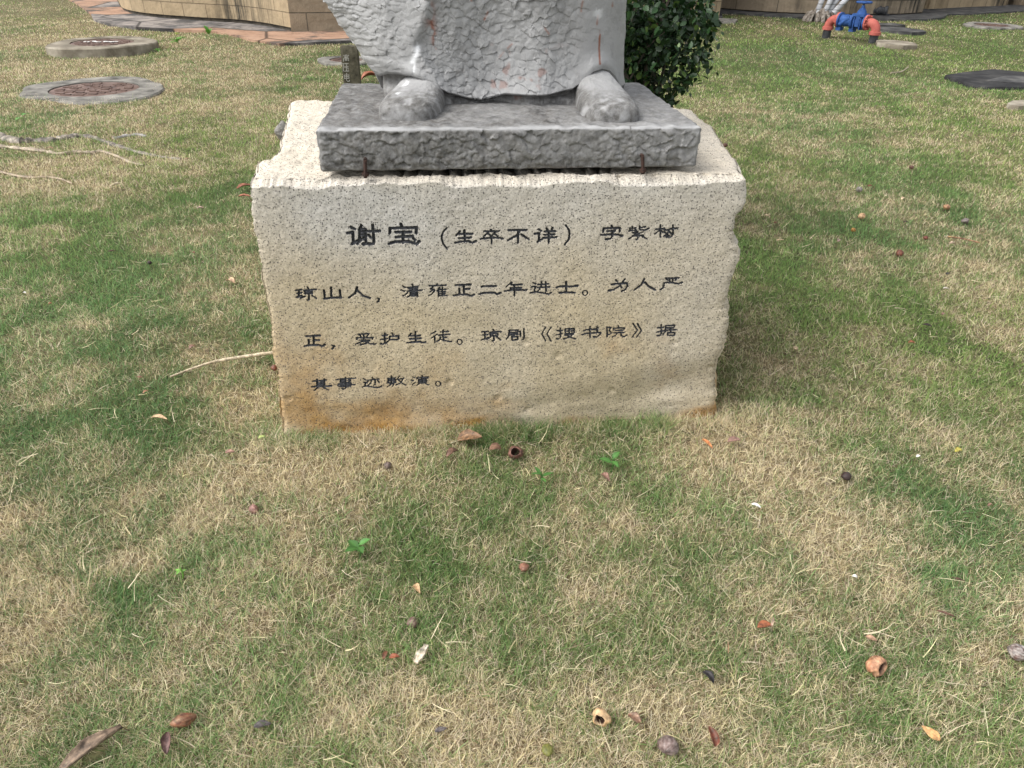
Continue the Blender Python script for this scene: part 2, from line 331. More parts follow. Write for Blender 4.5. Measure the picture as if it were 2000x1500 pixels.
# one line per carved character: zone, stroke width, strokes as point runs
CHARS = """
A 27|200,250 250,275|160,318 225,305 228,420 215,440 270,410|320,235 300,275|300,275 300,390|300,275 365,275 370,440 340,440|300,310 360,305|300,345 360,340|290,395 365,380|370,350 275,440|390,300 525,295|445,230 460,400 455,440 400,440|400,340 425,375
A 28|760,220 775,250|640,265 635,325|640,265 935,260 930,325|700,310 870,308|705,365 890,355|785,310 785,430|625,440 700,418 850,415 935,445 965,415|900,380 920,405
A 17|1275,265 1240,300 1218,345 1216,385 1232,440 1275,495
A 21|1420,300 1380,350|1410,330 1560,328|1405,378 1545,370|1470,290 1475,420|1365,430 1430,415 1520,412 1560,430 1598,410
A 19|1765,280 1775,295|1690,300 1855,297|1745,305 1690,355|1738,328 1760,348|1820,305 1775,355|1805,328 1840,350|1650,385 1720,375 1840,370 1895,380|1770,355 1775,435
B 21|-40,285 165,283|70,290 68,430|95,290 60,340 -45,400|110,335 190,390
B 20|300,275 330,295|250,325 305,318 300,400 285,418 330,390|385,262 400,290|455,258 440,288|365,298 485,295|360,335 475,330|345,370 500,360|410,295 410,425
B 18|600,228 632,275 644,330 632,390 590,440
B 20|1110,230 1115,250|1020,260 1015,305|1020,260 1205,255 1200,300|1060,290 1150,287 1110,320|990,335 1060,328 1180,330 1230,345|1115,315 1120,350 1100,375 1050,383
B 15|1340,240 1340,285|1315,255 1315,285|1340,262 1380,255|1300,290 1390,278|1420,235 1425,275 1490,280 1530,258|1425,258 1490,240|1400,297 1345,310 1425,318 1370,333|1460,303 1400,323 1345,346 1465,340|1405,347 1405,380 1385,385|1340,357 1300,378|1455,352 1505,378
B 17|1605,270 1700,262|1655,225 1655,360|1650,280 1595,325|1665,290 1690,310|1700,280 1750,275 1735,320 1695,350|1700,300 1750,345|1755,265 1850,258|1793,225 1797,330 1775,355 1725,355|1760,300 1775,320
C 20|115,318 195,310|130,358 195,350|120,410 195,388|158,315 155,400|270,280 285,300|215,318 385,305|238,335 238,365 330,360 330,335 238,335|285,365 290,440 268,446|240,395 185,422|330,390 385,425
C 24|578,280 580,410|485,320 495,425|480,430 600,412 710,412|690,315 700,410
C 26|915,280 890,360 810,415|920,320 990,385 1085,420
C 18|1182,425 1207,432 1200,455 1182,475
C 18|1510,265 1545,285|1485,318 1535,332|1515,395 1545,380 1572,355|1575,285 1715,268|1640,245 1640,320|1590,302 1710,295|1570,332 1765,315|1612,350 1605,390 1570,412|1612,350 1700,345 1705,410|1620,370 1695,368|1620,390 1695,388
A 14|1165,890 1170,905|1070,910 1265,905|1120,925 1090,945 1125,955|1130,950 1085,985|1140,965 1100,1010 1070,1020|1190,930 1165,970|1180,955 1180,1035|1185,955 1270,950|1185,980 1260,976|1185,1002 1260,998|1180,1022 1285,1018|1225,930 1222,1018
D 24|265,255 465,245|375,250 375,380|385,305 450,300|315,300 318,385|240,390 320,378 420,375 470,395 508,375
D 24|605,275 640,265 795,262|570,370 640,350 770,348 810,370 848,352
D 21|1000,215 930,270|990,245 1130,238|980,288 1120,282|985,285 985,320|905,328 1000,315 1120,312 1190,312|1030,245 1035,395
D 20|1275,215 1310,230|1260,268 1310,265 1290,320|1240,350 1310,335 1420,350 1480,365 1510,345|1340,240 1475,232|1330,280 1490,270|1385,205 1380,280 1340,325|1440,205 1445,330
D 23|1575,275 1640,258 1780,262 1855,250|1705,200 1705,340|1615,345 1690,335 1815,342
D 13|o1950,345,33
E 22|685,175 705,200|625,235 690,225 830,215 835,260 800,310 765,320|800,165 740,250 660,300 590,315|740,255 765,280
E 26|1055,165 1020,240 925,310|1065,210 1110,260 1200,310
E 20|1330,155 1510,150|1385,155 1385,200|1425,152 1425,200|1345,165 1360,185|1475,165 1455,185|1310,218 1400,208 1500,225 1545,208|1320,215 1300,280 1260,305
C 24|245,915 435,905|350,910 352,1030|355,965 420,965|285,965 290,1035|228,1045 300,1030 420,1030 460,1050 495,1025
C 20|587,1035 622,1042 615,1060 592,1080
C 18|1075,880 930,895|955,910 965,925|1000,905 1008,922|1060,900 1045,920|915,935 908,965|915,937 1125,935 1115,960|950,970 1080,965|1010,940 990,985 900,1020|1000,985 1075,980 1040,1010 960,1028|1010,985 1080,1015 1155,1018
C 20|1240,905 1315,900|1275,875 1280,1000 1265,1018 1225,1015|1225,960 1315,945|1370,875 1385,895|1345,915 1460,910 1452,958|1345,960 1455,955|1345,915 1335,970 1290,1015
C 22|1620,880 1590,920|1610,910 1740,905|1600,950 1750,942|1675,858 1680,995|1565,1000 1640,990 1740,985 1770,1000 1805,990
D 18|5,855 -55,890|25,895 -45,940|-5,925 -5,1000|70,862 180,855|105,840 105,900|45,905 195,892|100,905 110,975|110,935 160,930|70,930 60,965 20,985|75,960 140,975 215,985
D 14|o318,990,32
D 19|610,858 690,852|625,900 690,892|600,965 690,935|650,855 648,945|755,830 765,845|700,865 860,852|718,880 718,910 815,905 815,880 718,880|762,910 768,972 745,972|725,925 670,960|805,925 855,965
D 19|960,838 1080,832 1080,865 965,870|965,838 960,910 930,950|985,895 1085,888|1030,870 1030,915|1000,920 1000,965 1075,960 1075,915 1000,920|1110,850 1112,920|1155,820 1160,950 1130,965
D 16|1440,790 1388,880 1440,975|1510,790 1455,880 1510,975
D 17|1585,835 1660,828|1625,800 1630,920 1610,940 1580,940|1575,890 1660,870|1690,810 1690,870 1810,865 1810,808 1760,812|1690,840 1725,838|1770,838 1810,836|1690,810 1725,808|1745,800 1745,890|1680,890 1795,882 1760,915 1670,940|1705,890 1760,920 1830,940
E 20|265,835 300,822 445,815 440,865|240,885 300,870 485,862 480,890 440,920 395,915|348,785 350,930|440,790 460,808
E 17|570,795 570,925|570,797 625,795 600,840 630,870 605,890 580,885|715,775 722,790|655,805 655,830|655,805 800,800 795,825|680,835 780,830|655,865 800,858|700,865 690,895 640,920|750,865 755,905 800,915 825,895
E 18|910,745 965,832 895,925|965,745 1018,838 955,920
E 19|1225,800 1310,792|1275,758 1275,880 1260,900 1225,898|1215,855 1310,838|1335,770 1450,765 1445,795 1340,800|1335,770 1330,850 1300,890|1345,830 1480,822|1400,800 1400,860|1360,865 1360,900 1450,895 1450,860 1360,865
F 20|140,365 320,350|195,340 195,425|290,335 290,420|195,385 285,380|195,408 285,402|125,440 200,428 320,430 380,422|205,450 160,485|275,445 345,478
F 17|440,345 520,332 700,325|500,355 500,378 630,372 630,350 500,355|475,395 640,388 640,425|465,412 690,408|480,432 640,428|565,320 572,450 550,465 520,460
F 17|800,330 830,350|800,380 835,378 815,425|785,440 840,425 950,438 990,445 1035,430|915,315 920,330|850,350 1005,335|905,345 895,390 860,415|950,345 955,405 935,415|860,365 848,388|985,355 1005,385
F 16|1110,325 1220,315|1165,293 1165,370|1120,340 1215,335|1120,340 1120,375|1215,335 1215,370|1120,358 1215,354|1105,385 1225,375|1165,390 1150,415 1110,435|1140,400 1200,395 1180,430|1270,295 1235,345|1255,335 1330,325|1315,335 1285,385 1225,410|1260,350 1300,385 1355,412
F 16|1440,305 1470,315|1420,345 1455,355|1435,410 1480,375|1560,285 1565,298|1500,315 1495,335|1500,315 1645,305 1640,325|1515,335 1620,330|1520,350 1520,390 1620,385 1620,348 1520,350|1570,335 1570,388|1520,370 1620,366|1530,395 1500,415|1600,392 1650,410
F 14|o1773,397,32
""".strip().split("\n")

def build_plinth():
    root = empty("stone_plinth", frame(0.65, 0.5, 0)[0], "large rough-hewn granite block carved with black Chinese characters, standing in the lawn", "plinth")
    Lp = [(487, 355), (488, 385), (491, 415), (497, 455), (505, 500), (511, 540), (519, 585), (527, 620), (530, 660), (534, 700), (541, 735), (545, 775), (549, 815), (553, 852)]
    Rp = [(1460, 345), (1461, 372), (1460, 395), (1454, 408), (1441, 420), (1437, 440), (1434, 470), (1442, 488), (1444, 508), (1436, 530), (1427, 550), (1424, 575), (1420, 592), (1425, 606),
          (1426, 640), (1419, 662), (1411, 690), (1402, 706), (1401, 740), (1403, 780), (1406, 812)]
    L = np.array([face_uz(*p) for p in Lp]); R = np.array([face_uz(*p) for p in Rp])
    L = L[np.argsort(L[:, 1])]; R = R[np.argsort(R[:, 1])]
    h = float((L[-1, 1]+R[-1, 1])/2)
    uLf = lambda z: np.interp(z, L[:, 1], L[:, 0]) + 0.010*fbm(z*28, z*0+3, 4, 3) + .007*np.abs(fbm(z*60, z*0+3, 3, 13)) + .004*fbm(z*170, z*0, 2, 15)
    uRf = lambda z: np.interp(z, R[:, 1], R[:, 0]) + 0.014*fbm(z*26, z*0+8, 4, 4) - .010*np.abs(fbm(z*50, z*0+8, 3, 14)) + .004*fbm(z*170, z*0, 2, 16)
    ztop = lambda u: h + 0.012*fbm(u*22, u*0+1.5, 4, 6) + .005*fbm(u*120, u*0, 2, 17) + 0.006*fbm(u*5, u*0, 2, 7)
    zb = -0.12
    nz, ns = 600, 880
    t = np.linspace(0, 1, nz)[:, None]; s = np.linspace(0, 1, ns)[None, :]
    z0 = zb+(h-zb)*t
    u = uLf(z0)+(uRf(z0)-uLf(z0))*s
    z = zb+(ztop(u)-zb)*t
    u = u+0*z
    # surface relief
    v = 0.010*fbm(u*2.2, z*2.2, 3, 50)+0.0025*fbm(u*14, z*14, 3, 51)+0.0020*fbm(u*70, z*70, 3, 52)
    v = v + 0.03*sstep(0.16, 0.0, z-0.10*sstep(0.7, 1.3, u)+0.05*fbm(u*6, z*6, 3, 53))*(0.35+0.9*fbm(u*5, z*9, 3, 54)+0.4*sstep(.7, 1.2, u))
    wR = (uRf(z0)-u); wL = (u-uLf(z0))
    v = v + 0.014*np.exp(-wR/0.010)*(0.8+1.2*fbm(z*18, u*9, 3, 55)) + 0.009*np.exp(-wL/0.007)*(0.8+1.2*fbm(z*18, u*9, 3, 56))
    v = v + 0.034*sstep(np.clip(.016+.030*fbm(u*11, u*0+2, 4, 57), .005, 1), 0, ztop(u)-z)*(1+1.2*fbm(u*26, z*40, 3, 58))
    # pits
    f1, f2, ci = worley(u*16, z*16, 77)
    v = v + 0.004*(ci > 0.93)*sstep(0.26+.2*fbm(u*60, z*60, 2, 3), 0.05, f1-ci*0.35)*sstep(0.5, 0.2, z)
    # carving: distance to the strokes of each character
    cid = np.full(u.shape, -1, int); dep = np.zeros(u.shape)
    uu0 = u.mean(axis=0)
    for k, line in enumerate(CHARS):
        head, *strokes = line.split("|"); rg, w = head.split(); ox, oy, sc = REG[rg]
        w = float(w)/sc*0.00130/2*1.22                         # px to metres on the face, half width
        for st in strokes:
            if st[0] == "o":
                cx, cy, r = map(float, st[1:].split(","))
                pts = [(cx+r*math.cos(q), cy+r*math.sin(q)) for q in np.linspace(0, 2*math.pi, 15)]
            else: pts = [tuple(map(float, q.split(","))) for q in st.split()]
            pts = np.array([face_uz(ox+x/sc, oy+y/sc) for x, y in pts])
            nseg = len(pts)-1
            for a, (p, q) in enumerate(zip(pts[:-1], pts[1:])):
                m = w+0.003
                lo = np.minimum(p, q)-m; hi = np.maximum(p, q)+m
                jj = np.where((t[:, 0]*(h-zb)+zb > lo[1]-0.02) & (t[:, 0]*(h-zb)+zb < hi[1]+0.02))[0]
                if len(jj) == 0: continue
                j0, j1 = jj[0], jj[-1]+1
                su = u[(j0+j1)//2]; ii = np.where((su > lo[0]-0.02) & (su < hi[0]+0.02))[0]
                i0, i1 = ii[0], ii[-1]+1
                U_, Z_ = u[j0:j1, i0:i1], z[j0:j1, i0:i1]; d = q-p; ll = d@d+1e-12
                tt = np.clip(((U_-p[0])*d[0]+(Z_-p[1])*d[1])/ll, 0, 1)
                dist = np.hypot(U_-p[0]-tt*d[0], Z_-p[1]-tt*d[1])
                # brush-like strokes: blunt start, fuller end for long level strokes
                ww = w*(0.92+0.16*tt) if abs(d[0]) > 2*abs(d[1]) else w*(1.05-0.12*tt)
                if a == nseg-1 and nseg > 2: ww = ww*(1.0+0.25*tt)
                dist = dist + 0.0005*fbm(U_*300, Z_*300, 2, 5)
                g = np.clip(1-dist/ww, 0, 1)
                sub = cid[j0:j1, i0:i1]; sub[dist < ww] = k
                dep[j0:j1, i0:i1] = np.maximum(dep[j0:j1, i0:i1], 0.0070*np.sqrt(g))
    v = v + dep
    Vf = frame(u, v, z)
    qf = gridquads(nz, ns)
    cf = cid.ravel()[qf]; fc = np.where((cf >= 0).sum(1) >= 2, cf.max(1), -1)
    # top
    TLp = [(487, 355), (497, 341), (503, 322), (516, 316), (542, 303), (549, 282), (551, 262), (559, 243), (563, 221), (568, 197)]
    TRp = [(1460, 345), (1447, 330), (1436, 305), (1420, 286), (1403, 266), (1390, 246), (1372, 232), (1352, 216), (1330, 210)]
    TL_ = np.array([top_uv(x, y, h) for x, y in TLp]); TR_ = np.array([top_uv(x, y, h) for x, y in TRp])
    dL, dR = TL_[-1, 1], TR_[-1, 1]
    nt_ = 300; ns2 = ns//2
    idx = np.linspace(0, ns-1, ns2).round().astype(int)
    edge_u, edge_v, edge_z = u[-1, idx], v[-1, idx], z[-1, idx]
    tt = np.linspace(0, 1, nt_)[:, None]**1.25; ss = np.linspace(0, 1, ns2)[None, :]
    vl = tt*dL; vr = tt*dR
    ul = np.interp(vl, TL_[:, 1], TL_[:, 0])+0.008*fbm(vl*25, vl*0+5, 4, 61)*sstep(0, .03, vl)
    ur = np.interp(vr, TR_[:, 1], TR_[:, 0])+0.008*fbm(vr*25, vr*0+5, 4, 62)*sstep(0, .03, vr)
    Ut = ul+(ur-ul)*ss; Vt = vl+(vr-vl)*ss
    w0 = np.exp(-Vt/0.03)
    Ut = Ut*(1-w0)+(edge_u[None, :])*w0; Vt = Vt+edge_v[None, :]*w0
    Zt = h + 0.016*fbm(Ut*9, Vt*9, 4, 63)+0.012*fbm(Ut*30, Vt*30, 3, 64)
    # chisel steps along the front of the slab
    saw = ((Ut*24+2.2*fbm(Ut*6, Vt*4, 2, 65)) % 1.0)
    Zt = Zt - 0.022*saw*sstep(0.028, 0.045, Vt)*sstep(0.24, 0.17, Vt)*sstep(0.36, 0.42, Ut)*sstep(1.0, 0.9, Ut)
    dlay = sstep(0.02, 0.10, Vt)*(1-sstep(0.2, 0.5, Ut))
    Zt = Zt + 0.010*dlay*(((Vt*11+Ut*2) % 1.0)-0.5)
    Zt = Zt*(1-w0)+edge_z[None, :]*w0
    Zt = Zt-0.008*np.exp(-(Ut-ul)/0.008)*sstep(0.02, 0.06, Vt)-0.008*np.exp(-(ur-Ut)/0.008)*sstep(0.02, 0.06, Vt)
    Zt = np.minimum(Zt, h+0.011)
    Vtop = frame(Ut, Vt, Zt)
    # sides
    sides = []
    for col_, e in ((0, 0), (-1, ns2-1)):
        rows = np.linspace(0, nz-1, 200).round().astype(int)
        fe = frame(u[rows, col_], v[rows, col_], z[rows, col_])
        T = Vtop.reshape(nt_, ns2, 3)[:, e]; T = T-T[0]
        zz = z[rows, col_][:, None]; vv = np.linspace(0, 1, nt_)[None, :]
        g = np.sin(np.pi*np.clip(vv*1.0, 0, 1))**0.5*sstep(h, h-0.06, zz)
        n = (1 if e else -1)*(0.06*fbm(zz*5+vv*0, vv*6+zz*0, 4, 66+e)+0.02*fbm(zz*22+vv*0, vv*25+zz*0, 3, 67+e)-.028*sstep(h-.3, h-.03, zz))*g
        S = fe[:, None, :]+T[None, :, :]*np.array([1, 1, 0])+T[None, :, :]*np.array([0, 0, 1.0])*sstep(h-0.2, h, zz)[:, :, None]+n[:, :, None]*BU
        sides.append(S)
    A = sides[0][:, -1]; Bk = sides[1][:, -1]; kk = np.linspace(0, 1, 60)[None, :, None]
    back = A[:, None]*(1-kk)+Bk[:, None]*kk + (0.05*fbm(A[:, 2][:, None]*6+0*kk[:, :, 0], kk[:, :, 0]*7+0*A[:, 2][:, None], 4, 70)*np.sin(np.pi*kk[:, :, 0]))[:, :, None]*BV
    parts = [(Vf, qf[fc < 0])]
    off = len(Vf); VV = [Vf]; QQ = [qf[fc < 0]]
    for arr, nr, nc in ((Vtop, nt_, ns2), (sides[0].reshape(-1, 3), 200, nt_), (sides[1].reshape(-1, 3), 200, nt_), (back.reshape(-1, 3), 200, 60)):
        VV.append(arr); QQ.append(gridquads(nr, nc, off)); off += len(arr)
    V = np.concatenate(VV); Q = np.concatenate(QQ)
    px, py = proj(V)
    lu = (V-BL)@BU; lz = V[:, 2]; lv = (V-BL)@BV
    tan = sstep(h*0.92, h*0.40, lz+0.16*fbm(lu*4, lz*4, 4, 81)-0.10*sstep(0.6, 0.0, lu))*0.80 + 0.17 + 0.9*fbm(lu*3.3, lz*3.3, 5, 87)
    og = 0.85*sstep(0.52, 0.02, lz+0.60*fbm(lu*4, lz*4, 5, 82)+0.70*lu) + 0.7*sstep(0.050, 0.0, lz-0.20*fbm(lu*5, lz*7, 4, 84)+.03)+0.35*sstep(0.12, 0.34, fbm(lu*6, lz*7, 4, 83))*sstep(0.55, .3, lz)
    top = sstep(h-0.025, h-0.008, lz)*np.where(lv > 0.004, 1, 0.5)
    fr = np.maximum(top*(0.80+0.4*fbm(lu*12, lv*12, 3, 85)), 0.8*np.exp(-((px-1418)/12)**2-((py-600)/9)**2)*0)
    top2 = (lv > 0.03)*sstep(h-0.08, h-0.04, lz)
    col = np.stack([np.clip(tan*(1-0.6*top2)+0.25*top2*sstep(0.02, .2, fbm(lu*5, lv*5, 3, 88)), 0, 1), np.clip(og*(.75+2.2*fbm(lu*11, lz*11, 5, 89)), 0, 1)*(1-top2), np.clip(fr*top2+0.5*top*(1-top2), 0, 1)], -1)
    # drop vertices that only carved characters use
    used = np.unique(Q); mp = np.full(len(V), -1); mp[used] = np.arange(len(used))
    npmesh("stone_block", V[used], mp[Q], M_GRANITE, root, col=col[used])
    for k in range(len(CHARS)):
        q = qf[fc == k]
        if len(q) == 0: continue
        us = np.unique(q); mp = np.full(len(Vf), -1); mp[us] = np.arange(len(us))
        npmesh("engraved_character", Vf[us], mp[q], M_INK, root)
    fp = [frame(a, b, 0)[0][:2] for a, b in ((L[0, 0]+.0, -.004), (R[0, 0], -.004), (R[0, 0]-.03, dR), (L[0, 0]+.03, dL))]
    EXCL_P.append(np.array(fp))
    return h
H_PL = build_plinth()

# ================================================================== STATUE : slab, robe, shoes, iron pins
def rbox(u0, u1, v0, v1, z0, z1, r, step, disp):
    """box with rounded, displaced faces in the block frame"""
    V = []; Q = []; off = 0
    c = np.array([(u0+u1)/2, (v0+v1)/2, (z0+z1)/2]); hs = np.array([(u1-u0)/2, (v1-v0)/2, (z1-z0)/2])
    for ax in range(3):
        a, b = [k for k in range(3) if k != ax]
        for sg in (-1, 1):
            st = step if not (ax == 2 and sg < 0) and not (ax == 1 and sg > 0) else step*6
            na = max(3, int(2*hs[a]/st)); nb = max(3, int(2*hs[b]/st))
            A, B = np.meshgrid(np.linspace(-hs[a], hs[a], na), np.linspace(-hs[b], hs[b], nb))
            P = np.zeros((A.size, 3)); P[:, a] = A.ravel(); P[:, b] = B.ravel(); P[:, ax] = sg*hs[ax]
            inner = np.clip(P, -(hs-r), hs-r); d = P-inner; d /= np.linalg.norm(d, axis=1)[:, None]+1e-9
            W = inner+d*r; fade = np.minimum(hs[a]-np.abs(P[:, a]), hs[b]-np.abs(P[:, b])); W = W + d*(disp(W+c, ax)*sstep(-.002, r*1.6, fade)-.005*noise2(W[:, 0]*40+W[:, 2]*31, W[:, 1]*40+W[:, 2]*23, 5))[:, None]
            V.append(W+c); q = gridquads(nb, na, off)
            flip = (sg > 0) == (ax == 1)
            Q.append(q[:, ::-1] if flip else q); off += len(P)
    return np.concatenate(V), np.concatenate(Q)

ZS0 = H_PL+0.014                      # slab underside
_s = face_uz(620, 250, 0)
# slab front plane: where the slab's lower front corners touch the plinth top
suL, svL = top_uv(625, 336, ZS0); suR, svR = top_uv(1366, 331, ZS0)
SV0 = (svL+svR)/2
ZS1 = (face_uz(620, 250, SV0)[1]+face_uz(1368, 249, SV0)[1])/2
SU0 = (suL+face_uz(619, 250, SV0)[0])/2; SU1 = (suR+face_uz(1369, 249, SV0)[0])/2
SV1 = (top_uv(686, 158, ZS1)[1]+top_uv(1264, 162, ZS1)[1])/2
print("slab", SU0, SU1, SV0, SV1, ZS0, ZS1, "plinth h", H_PL)

def chips(a, b, scale, seed, asp=1.35):
    """trowelled, flaky stone paint: overlapping tilted flakes with ragged raised rims and smoother stretches between"""
    wx = a + 0.020*fbm(a*36, b*36, 4, seed+5); wy = b + 0.020*fbm(a*36, b*36, 4, seed+6)
    f1, f2, c, ox, oy = worley(wx*scale*1.15/asp, wy*scale*1.15, seed, True)
    g1, g2, c2, px_, py_ = worley(wx*scale*2.1/asp+5, wy*scale*2.1, seed+9, True)
    t1 = (c*37.7 % 1.0)-.5; t2 = (c2*41.3 % 1.0)-.5
    rag = noise2(a*95, b*95, seed+3)
    big = (oy*(.40+1.0*t1)+ox*t1*1.6)*.8 - .45*f1*f1 + .60*c + .42*np.exp(-((f2-f1)/.05)**2)*np.clip(c*2-.5, 0, 1)*(.4+1.2*rag)
    sml = (py_*(.40+1.0*t2)+px_*t2*1.6)*.8 - .45*g1*g1 + .55*c2 + .30*np.exp(-((g2-g1)/.06)**2)*np.clip(c2*2-.5, 0, 1)*(.4+1.2*rag)
    m = sstep(-.16, .06, fbm(a*12, b*12, 3, seed+12)); k = sstep(.08, -.25, fbm(a*6+7, b*6, 3, seed+15))
    return (big*m+sml*.70*(1-m))*(1-.45*k) + .55*fbm(a*48, b*60, 4, seed+13) + .6*fbm(a*15, b*15, 2, seed+14) + .25*rag
def line_px(px, py, pts, w):
    """closeness (0..1) of photograph spots to a run of points: used for stains and cracks with a shape of their own"""
    best = np.full(px.shape, 1e9)
    for (x1, y1), (x2, y2) in zip(pts[:-1], pts[1:]):
        dx, dy = x2-x1, y2-y1; t = np.clip(((px-x1)*dx+(py-y1)*dy)/(dx*dx+dy*dy+1e-9), 0, 1)
        best = np.minimum(best, np.hypot(px-x1-t*dx, py-y1-t*dy))
    return np.exp(-(best/w)**2)

def build_statue():
    root = empty("statue", frame((SU0+SU1)/2, (SV0+SV1)/2, ZS0)[0], "grey painted stone statue in long robe and shoes, standing on the granite block", "statue")
    # --- slab
    def disp(P, ax):
        if ax == 2: return 0.007*fbm(P[:, 0]*8, P[:, 1]*8, 4, 90)+0.006*fbm(P[:, 0]*45, P[:, 1]*45, 4, 91)
        if ax == 1: return 0.0068*chips(P[:, 0], P[:, 2], 40, 95)+0.006*fbm(P[:, 0]*7, P[:, 2]*7, 3, 92)
        return 0.009*chips(P[:, 1], P[:, 2], 28, 96)+0.008*fbm(P[:, 1]*8, P[:, 2]*8, 3, 93)
    V, Q = rbox(SU0, SU1, SV0, SV1, ZS0, ZS1, 0.008, 0.0024, disp)
    W = frame(V[:, 0], V[:, 1], V[:, 2]); px, py = proj(W)
    topm = sstep(ZS1-0.008, ZS1-0.002, V[:, 2]); du = V[:, 0]-SU0; dv = V[:, 1]-SV0
    n1 = fbm(V[:, 0]*5, V[:, 1]*5, 4, 97)
    dirt_shade = topm*(0.80+0.75*sstep(0.40, 0.05, du+0.2*n1)*sstep(0.0, 0.10, dv)+0.45*sstep(0.0, .25, n1)-0.35*sstep(0.09, 0.0, dv)) + (1-topm)*(0.70+0.8*n1+0.35*sstep(0.35, 0.0, du)+0.3*sstep(ZS0+.05, ZS0, V[:, 2]))
    dirt_shade = np.clip(dirt_shade-0.8*topm*np.exp(-(dv/0.022)**2), 0, 1)
    crack = np.maximum.reduce([line_px(px, py, p, 1.6) for p in ([(1231, 246), (1234, 265), (1240, 285), (1254, 300)], [(1256, 303), (1268, 310), (1280, 320)], [(700, 318), (722, 330), (716, 312), (722, 305)])])
    rustp = 0.5*np.exp(-((px-1110)/40)**2-((py-334)/6)**2)
    dirt_shade = np.maximum(dirt_shade, crack); dirt_shade = np.maximum(dirt_shade, np.exp(-((px-705)/16)**2-((py-322)/14)**2))
    o = npmesh("base_slab", W, Q, M_PAINT, root, col=np.stack([dirt_shade, rustp*0.3, 0.0*dirt_shade], -1))
    # --- robe
    vc = SV0+0.47; rv = 0.175; vf = vc-rv
    lpt = [(739, 150), (735, 146), (720, 130), (706, 112), (691, 90), (675, 66), (660, 46), (648, 26), (632, 6), (618, -20), (600, -60)]
    rpt = [(1226, 178), (1223, 160), (1220, 140), (1221, 110), (1224, 60), (1227, 0), (1229, -60)]
    lz = np.array([face_uz(x, y, vc-0.05) for x, y in lpt]); rz = np.array([face_uz(x, y, vc-0.03) for x, y in rpt])
    lz = lz[np.argsort(lz[:, 1])]; rz = rz[np.argsort(rz[:, 1])]
    ztop = ZS1+1.05
    # above the picture: the sleeve goes on, then the body narrows
    lz = np.vstack([lz, [lz[-1, 0]-0.03, ZS1+0.48], [lz[-1, 0]+0.02, ZS1+0.62], [lz[-1, 0]+0.16, ztop]])
    rz = np.vstack([rz, [rz[-1, 0]+0.02, ZS1+0.5], [rz[-1, 0]-0.10, ztop]])
    hem_px = [(738, 152), (753, 143), (775, 141), (803, 143), (837, 155), (877, 177), (910, 187), (939, 191), (961, 185), (986, 178), (1030, 179), (1069, 178), (1116, 169), (1140, 153), (1158, 138), (1178, 134), (1196, 141), (1210, 155), (1224, 178)]
    hem = np.array([face_uz(x, y, vf+0.02) for x, y in hem_px])
    nf, nb = 640, 90
    a = np.concatenate([np.linspace(-np.pi, 0, nf, endpoint=False), np.linspace(0, np.pi, nb, endpoint=False)])    # front half first (v towards camera)
    ca, sa = np.cos(a), np.sin(a); e = 2/3.0
    cu = np.sign(ca)*np.abs(ca)**e; cv = np.sign(sa)*np.abs(sa)**e
    # respread the front so that columns are even across
    fr = np.linspace(-1, 1, nf); pw = np.where(fr > 0, 2.1, 3.0); cu[:nf] = fr; cv[:nf] = -(np.clip(1-np.abs(fr)**pw, 0, 1))**(1/pw)
    nr = 330
    T = np.concatenate([np.linspace(0, 1, 250)*0.36, np.linspace(0.36, 1, 81)[1:]])[:, None]
    zmid = ZS1+0.05
    for it in range(3):
        uL = np.interp(zmid if it == 0 else Z, lz[:, 1], lz[:, 0]); uR = np.interp(zmid if it == 0 else Z, rz[:, 1], rz[:, 0])
        U = (uL+uR)/2+(uR-uL)/2*cu[None, :]
        zh = np.interp(U[0] if U.ndim == 2 else U, hem[:, 0], hem[:, 1])
        zh = np.where(np.arange(len(a)) < nf, zh, ZS1+0.015)
        k = np.clip(np.abs(cu)-0.97, 0, 1)/0.03
        zh = zh*(1-0.0*k)
        Z = zh[None, :]+(ztop-zh[None, :])*T
    uline = lambda z: np.interp(z, [face_uz(876, 176, vf)[1], face_uz(830, 110, vf)[1], face_uz(815, 88, vf)[1], face_uz(838, 30, vf)[1], face_uz(850, -20, vf)[1], ztop],
                                [face_uz(876, 176, vf)[0], face_uz(830, 110, vf)[0], face_uz(815, 88, vf)[0], face_uz(838, 30, vf)[0], face_uz(850, -20, vf)[0], face_uz(850, -20, vf)[0]])
    frontw = np.clip(-cv, 0, 1)[None, :]
    xu = lambda x, y=80: face_uz(x, y, vf)[0]
    fold = -0.024*(1/(1+np.exp(-(uline(Z)-U)/0.006)))*np.exp(-np.clip(uline(Z)-U, 0, 9)/0.16)
    fold = fold + 0.030*np.exp(-((U-xu(960))/0.10)**2) - 0.030*np.exp(-((U-xu(1165))/0.075)**2)*(0.5+0.5*sstep(ztop-.5, ZS1, Z)) - 0.012*np.exp(-((U-xu(1060))/0.05)**2)
    fold = fold + 0.05*sstep(xu(760), xu(650), U) 
    fold = fold - 0.022*np.exp(-((Z-zh[None, :]-.012)/.022)**2)*np.exp(-((U-xu(1182, 140))/.055)**2) - 0.016*np.exp(-((Z-zh[None, :]-.01)/.02)**2)*np.exp(-((U-xu(815, 145))/.05)**2)
    fold = fold - 0.030*np.exp(-(Z-zh[None, :])/.045)*np.exp(-((U-xu(1000))/.16)**2)
    fold = fold - 0.045*sstep(ZS1+.07, ZS1+.50, Z)*sstep(xu(810), xu(900), U) + 0.02*sstep(ZS1+.03, ZS1+.45, Z)*sstep(xu(850), xu(760), U)                      # shade put into the shape: centre and right tilt forward, left leans back
    Vv = vc+rv*cv[None, :]+0*Z + fold*frontw
